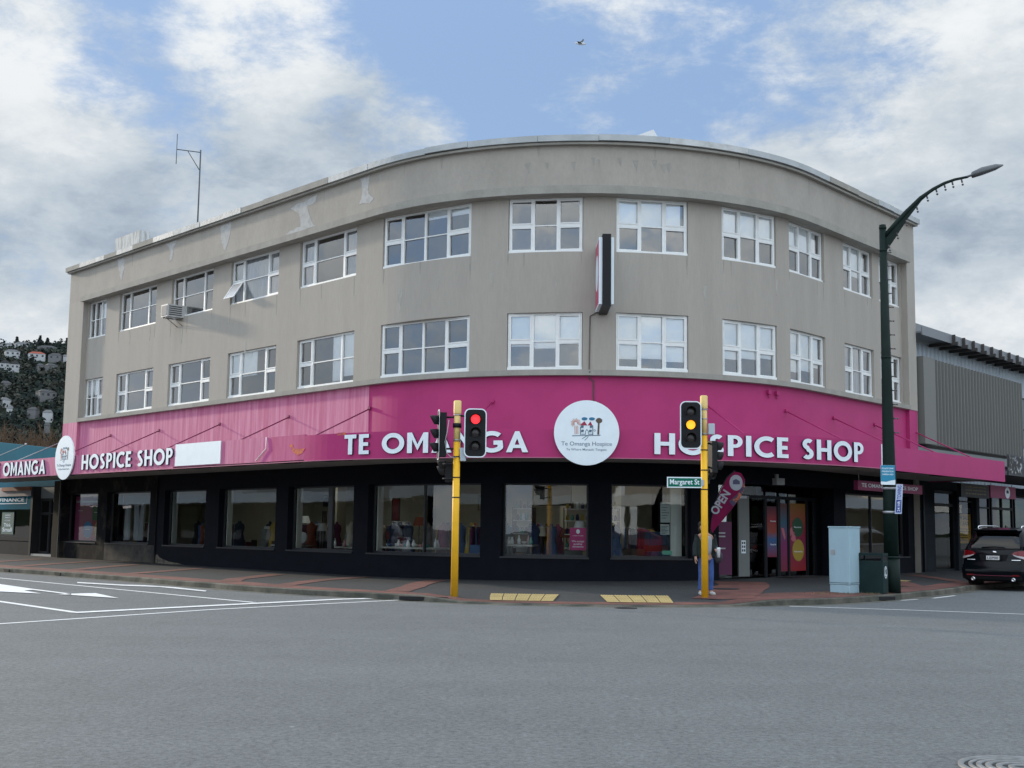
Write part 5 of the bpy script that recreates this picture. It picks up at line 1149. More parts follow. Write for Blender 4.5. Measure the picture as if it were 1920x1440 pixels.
# ================================================================== SHOP INTERIOR THINGS
GARM = [mat('garment_'+n_, c_, .9, var=.12, vscale=6) for n_, c_ in (('navy', (.02, .03, .08)), ('rust', (.22, .06, .03)), ('grey', (.14, .14, .15)), ('cream', (.42, .38, .30)), ('teal', (.03, .12, .13)), ('black', (.01, .01, .012)), ('plum', (.14, .03, .08)), ('mustard', (.38, .26, .05)), ('denim', (.06, .10, .20)))]
WOOD = mat('dark_wood', (.07, .04, .025), .6, var=.2, vscale=8); PORC = mat('porcelain', (.62, .64, .64), .25); GREENG = mat('green_glassware', (.06, .24, .20), .2)
def clothes_rack(s, o, L_, label, glabel, n, seed, span=None):
    random.seed(seed); h = hd(s); r = (math.cos(h), math.sin(h)); nv = (math.sin(h), -math.cos(h)); c = F(s, o)
    T_ = thing('clothes_rack', label, 'clothes rack', (*c, .16)); fn = onP(c, h, .16)
    m = MB(); m.cyl(fn(-L_/2, 1.52, 0), fn(L_/2, 1.52, 0), .016, n=6); m.build('rail', STEEL, T_)
    for x in (-L_/2, L_/2):
        m = MB(); m.cyl(fn(x, 0.04, 0), fn(x, 1.54, 0), .016, n=6); m.cyl(fn(x, .03, -.25), fn(x, .03, .25), .02, n=6); m.build('leg', STEEL, T_)
    for i in range(n):
        x = -L_/2+.1+(L_-.2)*i/(n-1)+random.uniform(-.02, .02); hh = random.uniform(.62, 1.1); dd = random.uniform(.17, .25); m = MB(); t = R_(random.uniform(50, 115)); vs = []
        for (z, wv, th) in ((0, .03, .012), (-.05, dd*.8, .02), (-.10, dd, .03), (-hh*.55, dd*.85, .035), (-hh, dd*random.uniform(.9, 1.15), .045)):
            for j in range(8):
                a = 2*math.pi*j/8; u = wv*math.cos(a); v_ = th*math.sin(a)+.012*math.sin(3*a+i); vs.append(fn(x+u*math.cos(t)-v_*math.sin(t), 1.50+z, u*math.sin(t)+v_*math.cos(t)))
        m.add(vs, [(8*k+j, 8*k+(j+1) % 8, 8*k+8+(j+1) % 8, 8*k+8+j) for k in range(4) for j in range(8)]+[list(range(8))[::-1], list(range(32, 40))], True)
        tag(m.build('hanging_garment', random.choice(GARM)), glabel, 'garment', glabel)
def ware_table(s, o, L_, label, wl, n, seed, top=.92):
    random.seed(seed); h = hd(s); c = F(s, o); fn = onP(c, h, .16); T_ = thing('display_table', label, 'table', (*c, .16))
    m = MB(); slab_on(m, fn, -L_/2, L_/2, top-.05, top, -.35, .35); m.build('table_top', mat('pale_table_top', (.40, .39, .36), .5), T_)
    for x in (-L_/2+.05, L_/2-.05):
        for d in (-.3, .3): m = MB(); slab_on(m, fn, x-.03, x+.03, 0, top-.051, d-.03, d+.03); m.build('leg', WOOD, T_)
    for i in range(n):
        x = -L_/2+.12+(L_-.24)*i/max(1, n-1)+random.uniform(-.04, .04); d = random.uniform(-.2, .25); p = fn(x, top, d); k = random.random(); m = MB(); z = p[2]-.0
        if k < .35: prof = [(0, 0), (.05, 0), (.07, .06), (.05, .14), (.03, .19), (.045, .22)]; nm = 'vase'
        elif k < .65: prof = [(0, 0), (.03, 0), (.08, .05), (.09, .09), (.085, .09)]; nm = 'bowl'
        elif k < .85: prof = [(0, 0), (.035, 0), (.04, .09), (.042, .10), (.038, .10)]; nm = 'cup'
        else: prof = [(0, 0), (.045, .0), (.05, .14), (.018, .20), (.018, .27)]; nm = 'bottle'
        m.lathe((p[0], p[1], p[2]), prof, 12); tag(m.build(nm, random.choice((PORC, PORC, GREENG, PORC, mat('blue_ware', (.05, .09, .25), .3), mat('pink_ware', (.5, .25, .25), .3)))), wl % nm, nm, 'bric-a-brac on the display tables')
clothes_rack(1.5, -2.6, 2.6, 'clothes rack at the back behind the widest shop window', 'garment on the rack behind the widest shop window', 16, 1)
clothes_rack(3.2, -1.5, 1.1, 'short clothes rack just behind the left signal pole', 'garment on the short rack behind the left signal pole', 8, 2)
clothes_rack(-3.6, -2.9, 2.0, 'clothes rack behind the divided shop window', 'garment on the rack behind the divided shop window', 10, 3)
clothes_rack(-7.8, -2.4, 2.2, 'clothes rack behind the fourth shop window from the left', 'garment on the rack behind the fourth shop window from the left', 11, 4)
clothes_rack(-12.2, -1.4, 2.4, 'clothes rack behind the third shop window from the left', 'garment on the rack behind the third shop window from the left', 12, 5)
clothes_rack(-16.8, -1.0, 3.0, 'clothes rack behind the second shop window from the left', 'garment on the rack behind the second shop window from the left', 13, 6)
clothes_rack(5.1, -2.2, 1.0, 'clothes rack in the left part of the window right of the red signal', 'garment on the rack in the window right of the red signal', 8, 8)
clothes_rack(-9.6, -3.4, 3.2, 'long clothes rack deep behind the third and fourth shop windows', 'garment on the long rack deep behind the third and fourth windows', 26, 31)
clothes_rack(-5.0, -3.8, 3.0, 'long clothes rack deep behind the divided shop window', 'garment on the long rack deep behind the divided window', 24, 32)
clothes_rack(3.4, -3.2, 1.6, 'clothes rack deep at the right of the widest shop window', 'garment on the deep rack right in the widest shop window', 14, 33)
clothes_rack(19.3, -2.4, 2.6, 'clothes rack behind the shop window beside the lamp post', 'garment on the rack behind the window beside the lamp post', 18, 34)
clothes_rack(9.4, -2.6, 1.0, 'clothes rack in the window left of the right signal pole', 'garment on the rack in the window left of the right signal pole', 7, 9)
ware_table(.9, -.75, 2.3, 'long display table against the widest shop window', 'small %s on the long table in the widest shop window', 17, 21, .86)
ware_table(-6.7, -1.2, 1.6, 'display table behind the fourth shop window from the left', 'small %s on the table in the fourth shop window from the left', 8, 22, .8)
ware_table(-2.6, -1.1, 2.2, 'display table behind the divided shop window', 'small %s on the table in the divided shop window', 12, 23, .8)
ware_table(4.9, -.9, .9, 'small display table low in the window right of the red signal', 'small %s on the small table in the window right of the red signal', 7, 24, 1.0)
m = MB(); fn = onF(-1.2); poly_on(m, fn, disc_pts(-6.05, 1.22, .33, 24, .20), -.02, .02); tag(m.build('platter', PORC), 'oval white platter standing on the table in the fourth shop window', 'platter')
# shelves and framed pictures, a mannequin-like coat stand, television on the wall
def shelf_unit(s, o, wd, label, il, seed):
    random.seed(seed); c = F(s, o); h = hd(s); fn = onP(c, h, .16); T_ = thing('shelf_unit', label, 'shelves', (*c, .16))
    for x in (-wd/2, wd/2): m = MB(); slab_on(m, fn, x-.015, x+.015, 0, 2.1, -.2, .2); m.build('upright', WOOD, T_)
    for z in (.5, .9, 1.3, 1.7, 2.05):
        m = MB(); slab_on(m, fn, -wd/2+.016, wd/2-.016, z, z+.02, -.2, .2); m.build('shelf', PALEW, T_)
        for k in range(5):
            p = fn(-wd/2+.1+(wd-.2)*k/4, z+.02, random.uniform(-.1, .1)); m = MB(); m.lathe(p, [(0, 0), (.04, 0), (.05, .08), (.03, random.uniform(.12, .24))], 8)
            tag(m.build('ornament', random.choice((PORC, GREENG, WOOD, GARM[0], GARM[7]))), il, 'ornament', il)
shelf_unit(6.75, -1.6, .8, 'open shelf unit at the right of the window below the round sign', 'ornament on the shelves behind the magenta notice', 1)
shelf_unit(7.9, -2.0, .7, 'open shelf unit at the left of the window beside the right signal pole', 'ornament on the shelves left in the window by the right signal pole', 2)
shelf_unit(4.75, -1.7, .6, 'tall shelf unit at the left edge of the window below the fascia gap', 'ornament on the tall shelves at the left of the middle window', 3)
random.seed(9)
def picture(s, o, z, w_, h_, mt, label):
    c = F(s, o); fn = onP(c, hd(s), z); T_ = thing('framed_picture', label, 'picture', (*c, z)); m = MB(); f = .03
    slab_on(m, fn, -w_/2, w_/2, -h_/2, -h_/2+f, 0, .03); slab_on(m, fn, -w_/2, w_/2, h_/2-f, h_/2, 0, .03); slab_on(m, fn, -w_/2, -w_/2+f, -h_/2+f, h_/2-f, 0, .03); slab_on(m, fn, w_/2-f, w_/2, -h_/2+f, h_/2-f, 0, .03); m.build('frame', WOOD, T_)
    m = MB(); slab_on(m, fn, -w_/2+f, w_/2-f, -h_/2+f, h_/2-f, .0, .012); m.build('print', mt, T_)
picture(.75, -3.95, 2.45, .55, .5, mat('dark_green_print', (.03, .06, .045), .6, c2=(.15, .15, .10), vscale=4), 'square dark picture on the wall behind the widest shop window')
picture(1.2, -3.95, 2.42, .2, .3, GARM[5], 'tiny dark picture right of the square one in the widest window')
picture(-2.0, -2.2, 2.2, .42, .75, mat('red_print', (.35, .03, .02), .6, c2=(.2, .02, .02), vscale=5), 'tall red picture behind the right part of the divided window')
picture(-6.15, -2.2, 1.95, .28, .42, WOOD, 'small dark picture in the fourth shop window from the left')
picture(-6.0, -2.2, 2.5, .5, .4, GARM[5], 'dark picture high in the fourth shop window from the left')
TV = thing('wall_television', 'dark flat screen mounted high behind the window under the round sign', 'television', (*F(5.7, -2.3), 2.5)); fn = onP(F(5.7, -2.3), hd(5.7), 2.66)
m = MB(); slab_on(m, fn, -.6, .6, -.33, .33, -.06, 0); m.build('case', BLACK, TV); m = MB(); slab_on(m, fn, -.56, .56, -.29, .29, .001, .004); m.build('screen', mat('tv_screen', (.01, .012, .016), .15), TV)
# more stock: boxes, lamps, hats, chairs
random.seed(77)
BOXC = [mat('stock_'+n_, c_, .7, var=.1, vscale=4) for n_, c_ in (('brown_box', (.16, .10, .055)), ('white_box', (.45, .47, .46)), ('blue_box', (.05, .10, .22)), ('grey_box', (.12, .13, .13)), ('red_box', (.22, .03, .03)))]
for s0_, s1_, nm_, n in ((-9.3, -5.9, 'fourth shop window from the left', 24), (-4.7, -1.4, 'divided shop window', 26), (-.2, 3.7, 'widest shop window', 30), (4.7, 6.9, 'window under the round sign', 18), (7.9, 9.9, 'window behind the street name plate', 18), (-14.5, -9.6, 'third shop window from the left', 24), (17.7, 22, 'window behind the lamp post', 18)):
    for i in range(n):
        s_ = s0_+(s1_-s0_)*(i+random.random())/n; o__ = -random.uniform(1.3, 3.6); c = F(s_, o__); h = hd(s_); k = random.random(); fn = onP(c, h, .16)
        if k < .45:
            z = 0
            for j in range(random.choice((1, 2, 3, 4))):
                w_, h_ = random.uniform(.18, .32), random.uniform(.18, .42); m = MB(); slab_on(m, fn, -w_, w_, z+.002, z+h_, -.2, .2); z += h_; o = m.build('storage_box', random.choice(BOXC), bevel=.01); tag(o, 'box in the stacked stock behind the '+nm_, 'box', 'boxes of stock behind the '+nm_)
        elif k < .55:
            T_ = thing('floor_lamp', 'lamp among the stock behind the '+nm_, 'lamp', (*c, .16), group='lamps behind the '+nm_); hh = random.uniform(1.2, 1.7); m = MB(); m.lathe((*c, .16), [(.14, 0), (.14, .02), (.015, .04), (.015, hh)], 10); m.build('stand', WOOD, T_)
            m = MB(); m.lathe((*c, .16+hh), [(.20, -.05), (.12, .22)], 14); m.build('lamp_shade', random.choice((BLIND, GARM[3], GARM[1])), T_)
        elif k < .68:
            T_ = thing('chair', 'wooden chair among the stock behind the '+nm_, 'chair', (*c, .16), group='chairs behind the '+nm_); m = MB(); slab_on(m, fn, -.2, .2, .43, .47, -.2, .2); m.build('seat', WOOD, T_)
            for a in (-.18, .18):
                for d in (-.18, .18): m = MB(); slab_on(m, fn, a-.015, a+.015, 0, .429, d-.015, d+.015); m.build('leg', WOOD, T_)
            m = MB(); slab_on(m, fn, -.2, .2, .6, .9, -.2, -.18); slab_on(m, fn, -.2, -.17, .471, .599, -.2, -.18); slab_on(m, fn, .17, .2, .471, .599, -.2, -.18); m.build('backrest', WOOD, T_)
        else:
            T_ = thing('dress_form', 'clothed dress form among the stock behind the '+nm_, 'dress form', (*c, .16), group='dress forms behind the '+nm_); m = MB(); m.lathe((*c, .16), [(.16, 0), (.16, .02), (.015, .04), (.015, .9)], 8); m.build('stand', STEEL, T_)
            m = MB(); m.lathe((*c, .16), [(.24, .55), (.19, .95), (.13, 1.15), (.18, 1.38), (.15, 1.5), (.05, 1.56), (.045, 1.62), (0, 1.63)], 12); m.build('garment', random.choice(GARM), T_)
# posters stuck inside the glass
m = MB(); m.sb(6.54, 7.02, -.165, -.155, 1.03, 1.67); P_ = tag(m.build('notice', mat('magenta_notice', (.42, .03, .17), .5)), 'magenta we accept notice stuck low in the window under the round sign', 'notice')
m = MB(); fn = onF(-.153); poly_on(m, fn, disc_pts(6.78, 1.56, .055, 20, .065), 0, .003)
for t, x0, x1, z, h_ in (('TE OMANGA HOSPICE', 6.62, 6.94, 1.43, .022), ('We accept', 6.60, 6.96, 1.26, .055), ('quality', 6.65, 6.91, 1.185, .05), ('donations', 6.62, 6.94, 1.11, .05)): fit_text(m, t, fn, x0, x1, z, h_, .003, .01)
m.build('lettering', WHITE, P_)
for (a, b, z0, z1, lb) in ((9.22, 9.52, 1.85, 2.42, 'upper pale paper sheet in the window behind the street name plate'), (9.22, 9.50, 1.5, 1.80, 'lower pale paper sheet in the window behind the street name plate')):
    m = MB(); m.sb(a, b, -.165, -.16, z0, z1); P_ = tag(m.build('paper_notice', mat('pale_paper', (.42, .47, .47), .8)), lb, 'notice'); m = MB()
    for k in range(6): fnn = onF(-.158); slab_on(m, fnn, a+.03, b-.03-.05*(k % 3), z1-.07-k*(z1-z0)/7.5, z1-.055-k*(z1-z0)/7.5, 0, .002)
    m.build('print', mat('grey_ink', (.06, .07, .07), .8), P_)
m = MB(); fn = onF(-.158); poly_on(m, fn, [(9.42+x, .99+z) for x, z in rrect(.16, .06, .05)], 0, .004); tag(m.build('window_sticker', mat('mint_sticker', (.12, .42, .30), .5)), 'small mint green oval sticker low in the window left of the right pole', 'sticker')
# the pink donation poster panels in the leftmost window
PP = thing('poster_display', 'magenta poster panel with green, blue and yellow discs filling the leftmost shop window', 'poster', (*F(-21.2, -.3), .85)); fn = onF(-.30)
m = MB(); slab_on(m, fn, -22.8, -21.05, .86, 2.8, -.01, 0); m.build('left_sheet', mat('dusty_pink_sheet', (.30, .055, .13), .5), PP); m = MB(); slab_on(m, fn, -21.04, -19.7, .86, 2.66, -.01, 0); m.build('right_sheet', mat('deep_red_sheet', (.22, .012, .035), .5), PP)
m = MB(); slab_on(m, fn, -21.03, -20.35, 1.75, 2.35, .001, .006); m.build('green_block', mat('deep_green', (.01, .07, .03), .5), PP)
YE = mat('mustard_disc', (.36, .25, .03), .5); BE = mat('blue_disc', (.03, .20, .42), .5)
m = MB(); poly_on(m, fn, disc_pts(-21.45, 1.35, .45, 30, .36), .001, .006); m.build('blue_disc', BE, PP); m = MB(); poly_on(m, fn, disc_pts(-20.25, 1.38, .48, 30, .42), .007, .012); m.build('yellow_disc', YE, PP)
m = MB()
for x0, x1, z in ((-21.7, -21.2, 1.34), (-20.5, -20.0, 1.36), (-22.5, -22.0, 2.15), (-20.85, -20.55, 2.08)): slab_on(m, fn, x0, x1, z, z+.03, .013, .016)
slab_on(m, fn, -22.7, -20.0, 2.52, 2.60, .013, .016)
m.build('print', mat('dull_white_print', (.42, .42, .42), .6), PP)
# white drapes in the second window
for i, s in enumerate((-18.3, -17.5, -16.9, -16.2, -15.6)):
    m = MB(); vs = []; n = 14
    for j in range(n+1):
        x = s-.22+.44*j/n; d = -.6+.05*math.sin(j*1.7+i); a = .3*math.sin(i*2.1); vs += [(*F(x+a*.5, d), .95), (*F(x*1.0-.0+(x-s)*-.4, d), 2.45)]
    m.add(vs, [(2*j, 2*j+2, 2*j+3, 2*j+1) for j in range(n)], True); tag(m.build('hanging_drape', CURT), 'grey white cloth draped in the second shop window from the left', 'drape', 'cloths draped in the second shop window')

# entrance: door leaf, posters, side panel
EN = thing('shop_entrance', 'recessed glazed entrance with bright red and orange door posters', 'entrance', (*F(13.8, -.55), .2)); o_ = -.55
m = MB()
for a, b, z0, z1 in ((10.97, 16.58, 2.62, 2.72), (13.40, 13.52, .2, 2.62), (14.10, 14.26, .2, 2.62), (14.74, 14.86, .2, 2.62), (15.95, 16.07, .2, 2.62), (16.46, 16.58, .2, 2.62), (10.97, 11.08, .2, 2.62)): m.sb(a, b, o_-.05, o_+.04, z0, z1, .3)
m.build('frame', DFR, EN)
for a, b in ((11.08, 13.40), (13.52, 14.10), (14.26, 14.74), (14.86, 15.95), (16.07, 16.46)): q_ = MB(); q_.sb(a, b, o_-.012, o_-.008, .25, 3.0, .3); q_.build('pane', GLS, EN)
def grad(name, stops, z0, z1):
    mm = bpy.data.materials.new(name); mm.use_nodes = True; t = mm.node_tree; b = t.nodes['Principled BSDF']; b.inputs['Roughness'].default_value = .5
    g_ = t.nodes.new('ShaderNodeNewGeometry'); sp = t.nodes.new('ShaderNodeSeparateXYZ'); t.links.new(g_.outputs['Position'], sp.inputs[0])
    r_ = t.nodes.new('ShaderNodeMapRange'); t.links.new(sp.outputs[2], r_.inputs[0]); r_.inputs[1].default_value = z0; r_.inputs[2].default_value = z1
    c_ = t.nodes.new('ShaderNodeValToRGB'); t.links.new(r_.outputs[0], c_.inputs[0]); e_ = c_.color_ramp.elements
    e_[0].position, e_[0].color = stops[0][0], (*stops[0][1], 1); e_[1].position, e_[1].color = stops[-1][0], (*stops[-1][1], 1)
    for p_, k_ in stops[1:-1]: q2 = e_.new(p_); q2.color = (*k_, 1)
    sc_ = t.nodes.new('ShaderNodeVectorMath'); sc_.operation = 'SCALE'; sc_.inputs['Scale'].default_value = .62; t.links.new(c_.outputs[0], sc_.inputs[0]); t.links.new(sc_.outputs[0], b.inputs['Base Color']); return mm
G1 = grad('poster_print_red', [(0, (.45, .02, .02)), (.35, (.30, .015, .10)), (.62, (.38, .015, .03)), (1, (.40, .20, .02))], .4, 2.6)
G2 = grad('poster_print_blue', [(0, (.28, .02, .06)), (.35, (.02, .16, .40)), (.5, (.42, .06, .03)), (.75, (.40, .02, .03)), (1, (.08, .01, .04))], .85, 2.4)
G3 = grad('poster_print_teal', [(0, (.30, .02, .05)), (.4, (.30, .02, .18)), (.7, (.02, .14, .24)), (1, (.20, .04, .03))], .4, 2.55)
def eposter(a, b, z0, z1, mt, label):
    m = MB(); m.sb(a, b, o_-.003, o_+.012, z0, z1, .3); return tag(m.build('door_poster', mt), label, 'poster')
EP = eposter(14.90, 15.92, .42, 2.52, G1, 'tall red and orange poster with green and yellow discs on the entrance glass')
fn = onF(o_+.016); m = MB(); poly_on(m, fn, disc_pts(15.4, 1.78, .36, 28, .30), 0, .004); m.build('green_disc', mat('deep_green', (.01, .07, .03)), EP)
m = MB(); poly_on(m, fn, disc_pts(15.42, 1.06, .38, 28, .34), 0, .004); m.build('yellow_disc', YE, EP)
m = MB(); poly_on(m, fn, [(14.9, 1.72), (15.05, 1.80), (15.2, 1.62), (15.28, 1.35), (15.1, 1.33), (14.95, 1.4), (15.03, 1.55), (14.9, 1.5)], 0, .004); m.build('pink_shape', mat('soft_pink', (.5, .14, .18), .6), EP)
m = MB(); fit_text(m, 'Repurpose', onF(o_+.022), 15.16, 15.62, 1.76, .05, .002, .01); fit_text(m, 'Volunteering', onF(o_+.022), 15.14, 15.68, 1.0, .05, .002, .01); m.build('lettering', WHITE, EP)
EP = eposter(14.28, 14.72, .42, 2.5, G3, 'narrow teal and magenta poster on the open entrance door'); fn = onF(o_+.016)
m = MB(); poly_on(m, fn, [(14.33, 1.75), (14.5, 1.74), (14.6, 1.45), (14.55, 1.38), (14.42, 1.55)], 0, .004); m.build('pink_shape', MATS['soft_pink'], EP)
EP = eposter(13.55, 14.08, .86, 2.4, G2, 'red and blue poster on the side light left of the entrance door'); m = MB(); fit_text(m, 'Donate', onF(o_+.016), 13.72, 14.02, 1.93, .05, .002, .01); fit_text(m, 'Recycle', onF(o_+.016), 13.72, 14.02, 1.22, .05, .002, .01); m.build('lettering', WHITE, EP)
m = MB(); m.sb(11.98, 12.42, -.33, -.28, .30, 2.68); SP = tag(m.build('side_panel', mat('grey_panel', (.16, .17, .16), .7, var=.05, vscale=2)), 'plain grey door panel with a small white notice, left of the entrance', 'door panel')
m = MB(); m.sb(12.08, 12.26, -.279, -.275, .98, 1.36); m.build('notice', WHITE, SP); m = MB(); m.sb(12.0, 12.3, -.279, -.26, 2.60, 2.68); m.build('closer', STEEL, SP)
m = MB()
for k in range(3):
    for j in range(2): slab_on(m, onF(-.273), 12.10+j*.08, 12.155+j*.08, 1.03+k*.11, 1.10+k*.11, 0, .002)
m.build('notice_print', mat('grey_ink', (.06, .07, .07), .8), SP)
m = MB(); m.sb(11.1, 11.75, -.36, -.33, .35, 1.9); P_ = tag(m.build('poster', mat('plum_poster', (.10, .012, .06), .6)), 'dark plum poster behind the feather flag, beside the grey panel', 'poster')
m = MB()
for z in (1.55, 1.45, 1.1): slab_on(m, onF(-.328), 11.25, 11.5, z, z+.04, 0, .003)
m.build('print', mat('dull_white_print', (.42, .42, .42), .6), P_)
m = MB(); m.sb(13.0, 13.35, .125, .30, 3.02, 3.22); m.sb(13.1, 13.2, .125, .20, 3.22, 3.34); tag(m.build('wall_speaker', mat('pale_plastic', (.35, .36, .36), .6)), 'small pale box fixed to the wall above the entrance', 'wall box')
m = MB(); m.sb(13.6, 15.9, -.5, .35, fz(14.5, .1)-.0+.004, fz(14.5, .1)+.018, .3); tag(m.build('door_mat', BLACKM), 'thin black mat on the ground in front of the entrance', 'door mat')

# feather flag
FL = thing('feather_flag', 'leaning magenta feather flag reading OPEN beside the shop entrance', 'flag', (5.34, 33.4, fzxy(5.34, 33.4)))
K_ = 33.4/32; X_ = lambda px: (5.77+(px-1380)/73.1)*K_; Z_ = lambda py: 1.6+(1.53-(py-885)/73.5)*K_
pts = [(1332, 990), (1334, 972), (1342, 945), (1352, 918), (1364, 896), (1378, 884), (1390, 887), (1397, 899), (1396, 915), (1388, 932), (1374, 952), (1356, 974), (1342, 990), (1335, 1000)]
FM = mat('flag_magenta', (.13, .007, .038), .9, spec=.1, c2=(.07, .006, .03), vscale=1.2, lo=.45, hi=.7); fn = lambda x, z, d: (x, 33.4-d, z)
m = MB(); poly_on(m, fn, [(X_(a), Z_(b)) for a, b in pts], -.003, .003); m.build('banner', FM, FL)
m = MB(); poly_on(m, fn, [(X_(a), Z_(b)) for a, b in ((1396, 903), (1397, 899), (1396, 915), (1388, 932), (1374, 950), (1367, 940), (1384, 925))], .004, .006); m.build('banner_edge', mat('flag_navy_orange', (.02, .02, .05), .8, c2=(.30, .07, .02), vscale=6, lo=.5, hi=.6), FL)
m = MB(); poly_on(m, fn, [(X_(1380)+.175*math.cos(t*.2618), Z_(905)+.21*math.sin(t*.2618)) for t in range(24)], .007, .010); m.build('disc', mat('flag_white', (.20, .215, .24), .8), FL)
m = MB(); poly_on(m, fn, [(X_(1374), Z_(908)), (X_(1387), Z_(908)), (X_(1387), Z_(902)), (X_(1380), Z_(898)), (X_(1374), Z_(901))], .011, .013); m.build('emblem', DARKB, FL)
m = MB(); v, f = small_text('OPEN', 1, .004, .03); ca, sa = math.cos(R_(57)), math.sin(R_(57)); xa = min(p[0] for p in v); xb = max(p[0] for p in v); kx, kz2 = .70/(xb-xa), .30/.73
m.add([fn(X_(1343)+(p[0]-xa)*kx*ca-p[1]*kz2*sa*.75, Z_(967)+(p[0]-xa)*kx*sa+p[1]*kz2*ca*.75, .012+p[2]) for p in v], f); m.build('lettering', MATS['flag_white'], FL)
m = MB(); m.tube([(5.32, 33.41, .2), (5.34, 33.41, 1.6)]+[(X_(a)-.01, 33.41, Z_(b)) for a, b in ((1341, 945), (1352, 917), (1364, 895), (1379, 882))], .014, 6); m.build('pole', BLACK, FL)
m = MB(); m.lathe((5.32, 33.41, fzxy(5.32, 33.4)), [(.22, 0), (.22, .05), (.05, .08), (0, .08)], 16); m.build('base', BLACK, FL)

# ================================================================== PERSON
def skin(name, V, Ed, Rr, mt, par, root=0, sub=2):
    me = bpy.data.meshes.new('tmp'); me.from_pydata(V, Ed, []); o = bpy.data.objects.new('tmp', me); col.objects.link(o)
    sk = o.modifiers.new('s', 'SKIN'); sk.use_smooth_shade = True
    for i, d in enumerate(me.skin_vertices[0].data):
        r = Rr[i]; d.radius = r if isinstance(r, tuple) else (r, r); d.use_root = (i == root)
    sb = o.modifiers.new('u', 'SUBSURF'); sb.levels = sub; sb.render_levels = sub
    dg = bpy.context.evaluated_depsgraph_get(); dg.update(); m2 = bpy.data.meshes.new_from_object(o.evaluated_get(dg))
    bpy.data.objects.remove(o); bpy.data.meshes.remove(me)
    m2.materials.clear(); m2.materials.append(mt)
    for p in m2.polygons: p.use_smooth = True
    ob_ = bpy.data.objects.new(name, m2); m2.name = name; col.objects.link(ob_); ob_.parent = par; return ob_
SKIN = mat('skin', (.38, .22, .16), .6); HAIR = mat('dark_hair', (.012, .009, .008), .7); JACK = mat('dark_green_jacket', (.007, .016, .016), .85, var=.2, vscale=9); SHIRT = mat('grey_shirt', (.30, .31, .34), .9); JEAN = mat('blue_jeans', (.045, .10, .30), .9, var=.2, vscale=12); SHOE = mat('pale_shoe', (.45, .46, .45), .6)
pz = fzxy(4.62, 29.9); PE = thing('person', 'person in dark green jacket and blue jeans holding a white cup behind the right pole', 'person', (4.66, 29.9, pz), R_(10), local=True)
V = [(0, 0, .93), (0, .01, 1.12), (0, .01, 1.30), (-.02, .01, 1.43), (-.05, -.005, 1.50), (-.07, -.015, 1.555), (-.08, -.01, 1.62), (-.08, .0, 1.68)]
Ed = [(i, i+1) for i in range(7)]; Rr = [(.15, .10), (.135, .095), (.15, .10), (.08, .07), .048, (.068, .08), (.078, .092), (.055, .065)]
def chain(start, pts, rad):
    b = len(V)
    for i, (p, r) in enumerate(zip(pts, rad)): V.append(p); Rr.append(r); Ed.append((start if i == 0 else b+i-1, b+i))
    return len(V)-1
for sg in (-1, 1):
    chain(0, [(sg*.095, 0, .84), (sg*.11, -.01, .66), (sg*.12, -.02, .48), (sg*.125, .02, .28), (sg*.13, .03, .10), (sg*.15, -.06, .045), (sg*.165, -.13, .035)], [.088, .072, .055, .05, .038, .035, .028])
wl = chain(3, [(-.17, .01, 1.39), (-.24, .02, 1.14), (-.27, -.04, .92), (-.272, -.055, .86)], [.055, .045, .032, .026])
wr = chain(3, [(.14, .01, 1.38), (.22, .03, 1.14), (.21, -.16, 1.04), (.205, -.215, 1.03)], [.055, .045, .030, .025])
for k in range(4): chain(wl, [(-.272-.006, -.09+.022*k, .80), (-.266, -.095+.022*k, .765-.008*(1.5-abs(k-1.5))), (-.255, -.095+.022*k, .742)], [.010, .009, .008])
chain(wl, [(-.25, -.095, .835), (-.24, -.105, .80)], [.010, .008])
for k in range(4): chain(wr, [(.20+.0, -.26, 1.065-.022*k), (.225, -.285, 1.065-.022*k), (.245, -.27, 1.065-.022*k)], [.010, .009, .008])
chain(wr, [(.235, -.225, 1.055), (.255, -.245, 1.06)], [.010, .008])
skin('body', V, Ed, Rr, SKIN, PE)
m = MB(); m.ico((-.085, -.105, 1.575), .014, 1, (1, 1.2, 1.6), smooth=True); m.build('nose', SKIN, PE)
m = MB()
for sg in (-1, 1): m.ico((-.08+sg*.030, -.088, 1.60), .011, 1)
m.build('eyes', BLACK, PE)
m = MB(); m.ico((-.08, .035, 1.655), .112, 2, (.90, .95, .86), .08); m.ico((-.08, .05, 1.56), .10, 2, (.95, .75, 1.1), .1); m.build('hair', HAIR, PE)
m = MB(); m.ico((-.08, -.055, 1.515), .042, 1, (1.1, .7, .7), .1); m.build('beard', HAIR, PE)
Vs = [(0, .0, .90), (0, .0, 1.10), (0, .0, 1.30), (-.01, .0, 1.43)]; skin('shirt', Vs, [(0, 1), (1, 2), (2, 3)], [(.155, .12), (.155, .12), (.185, .13), (.14, .10)], SHIRT, PE)
for sg in (-1, 1):   # open jacket: one front and sleeve each side, joined over the back
    sx = sg; Vj = [(sx*.11, .035, 1.36), (sx*.13, .03, 1.12), (sx*.145, .03, .84), (sx*.20, .015, 1.36)] + ([(-.26, .02, 1.14), (-.288, -.045, .90)] if sg < 0 else [(.245, .03, 1.14), (.225, -.12, 1.055)])
    skin('jacket', Vj, [(0, 1), (1, 2), (0, 3), (3, 4), (4, 5)], [(.10, .12), (.095, .125), (.09, .13), .075, .066, .055], JACK, PE)
skin('jeans', [(0, 0, .93)]+[(sg*x, y, z) for sg in (-1, 1) for x, y, z in ((.095, 0, .83), (.112, -.01, .64), (.122, -.02, .46), (.128, .02, .26), (.13, .03, .10))],
     [(0, 1), (1, 2), (2, 3), (3, 4), (4, 5), (0, 6), (6, 7), (7, 8), (8, 9), (9, 10)], [(.16, .115)]+[.10, .085, .07, .062, .058]*2, JEAN, PE)
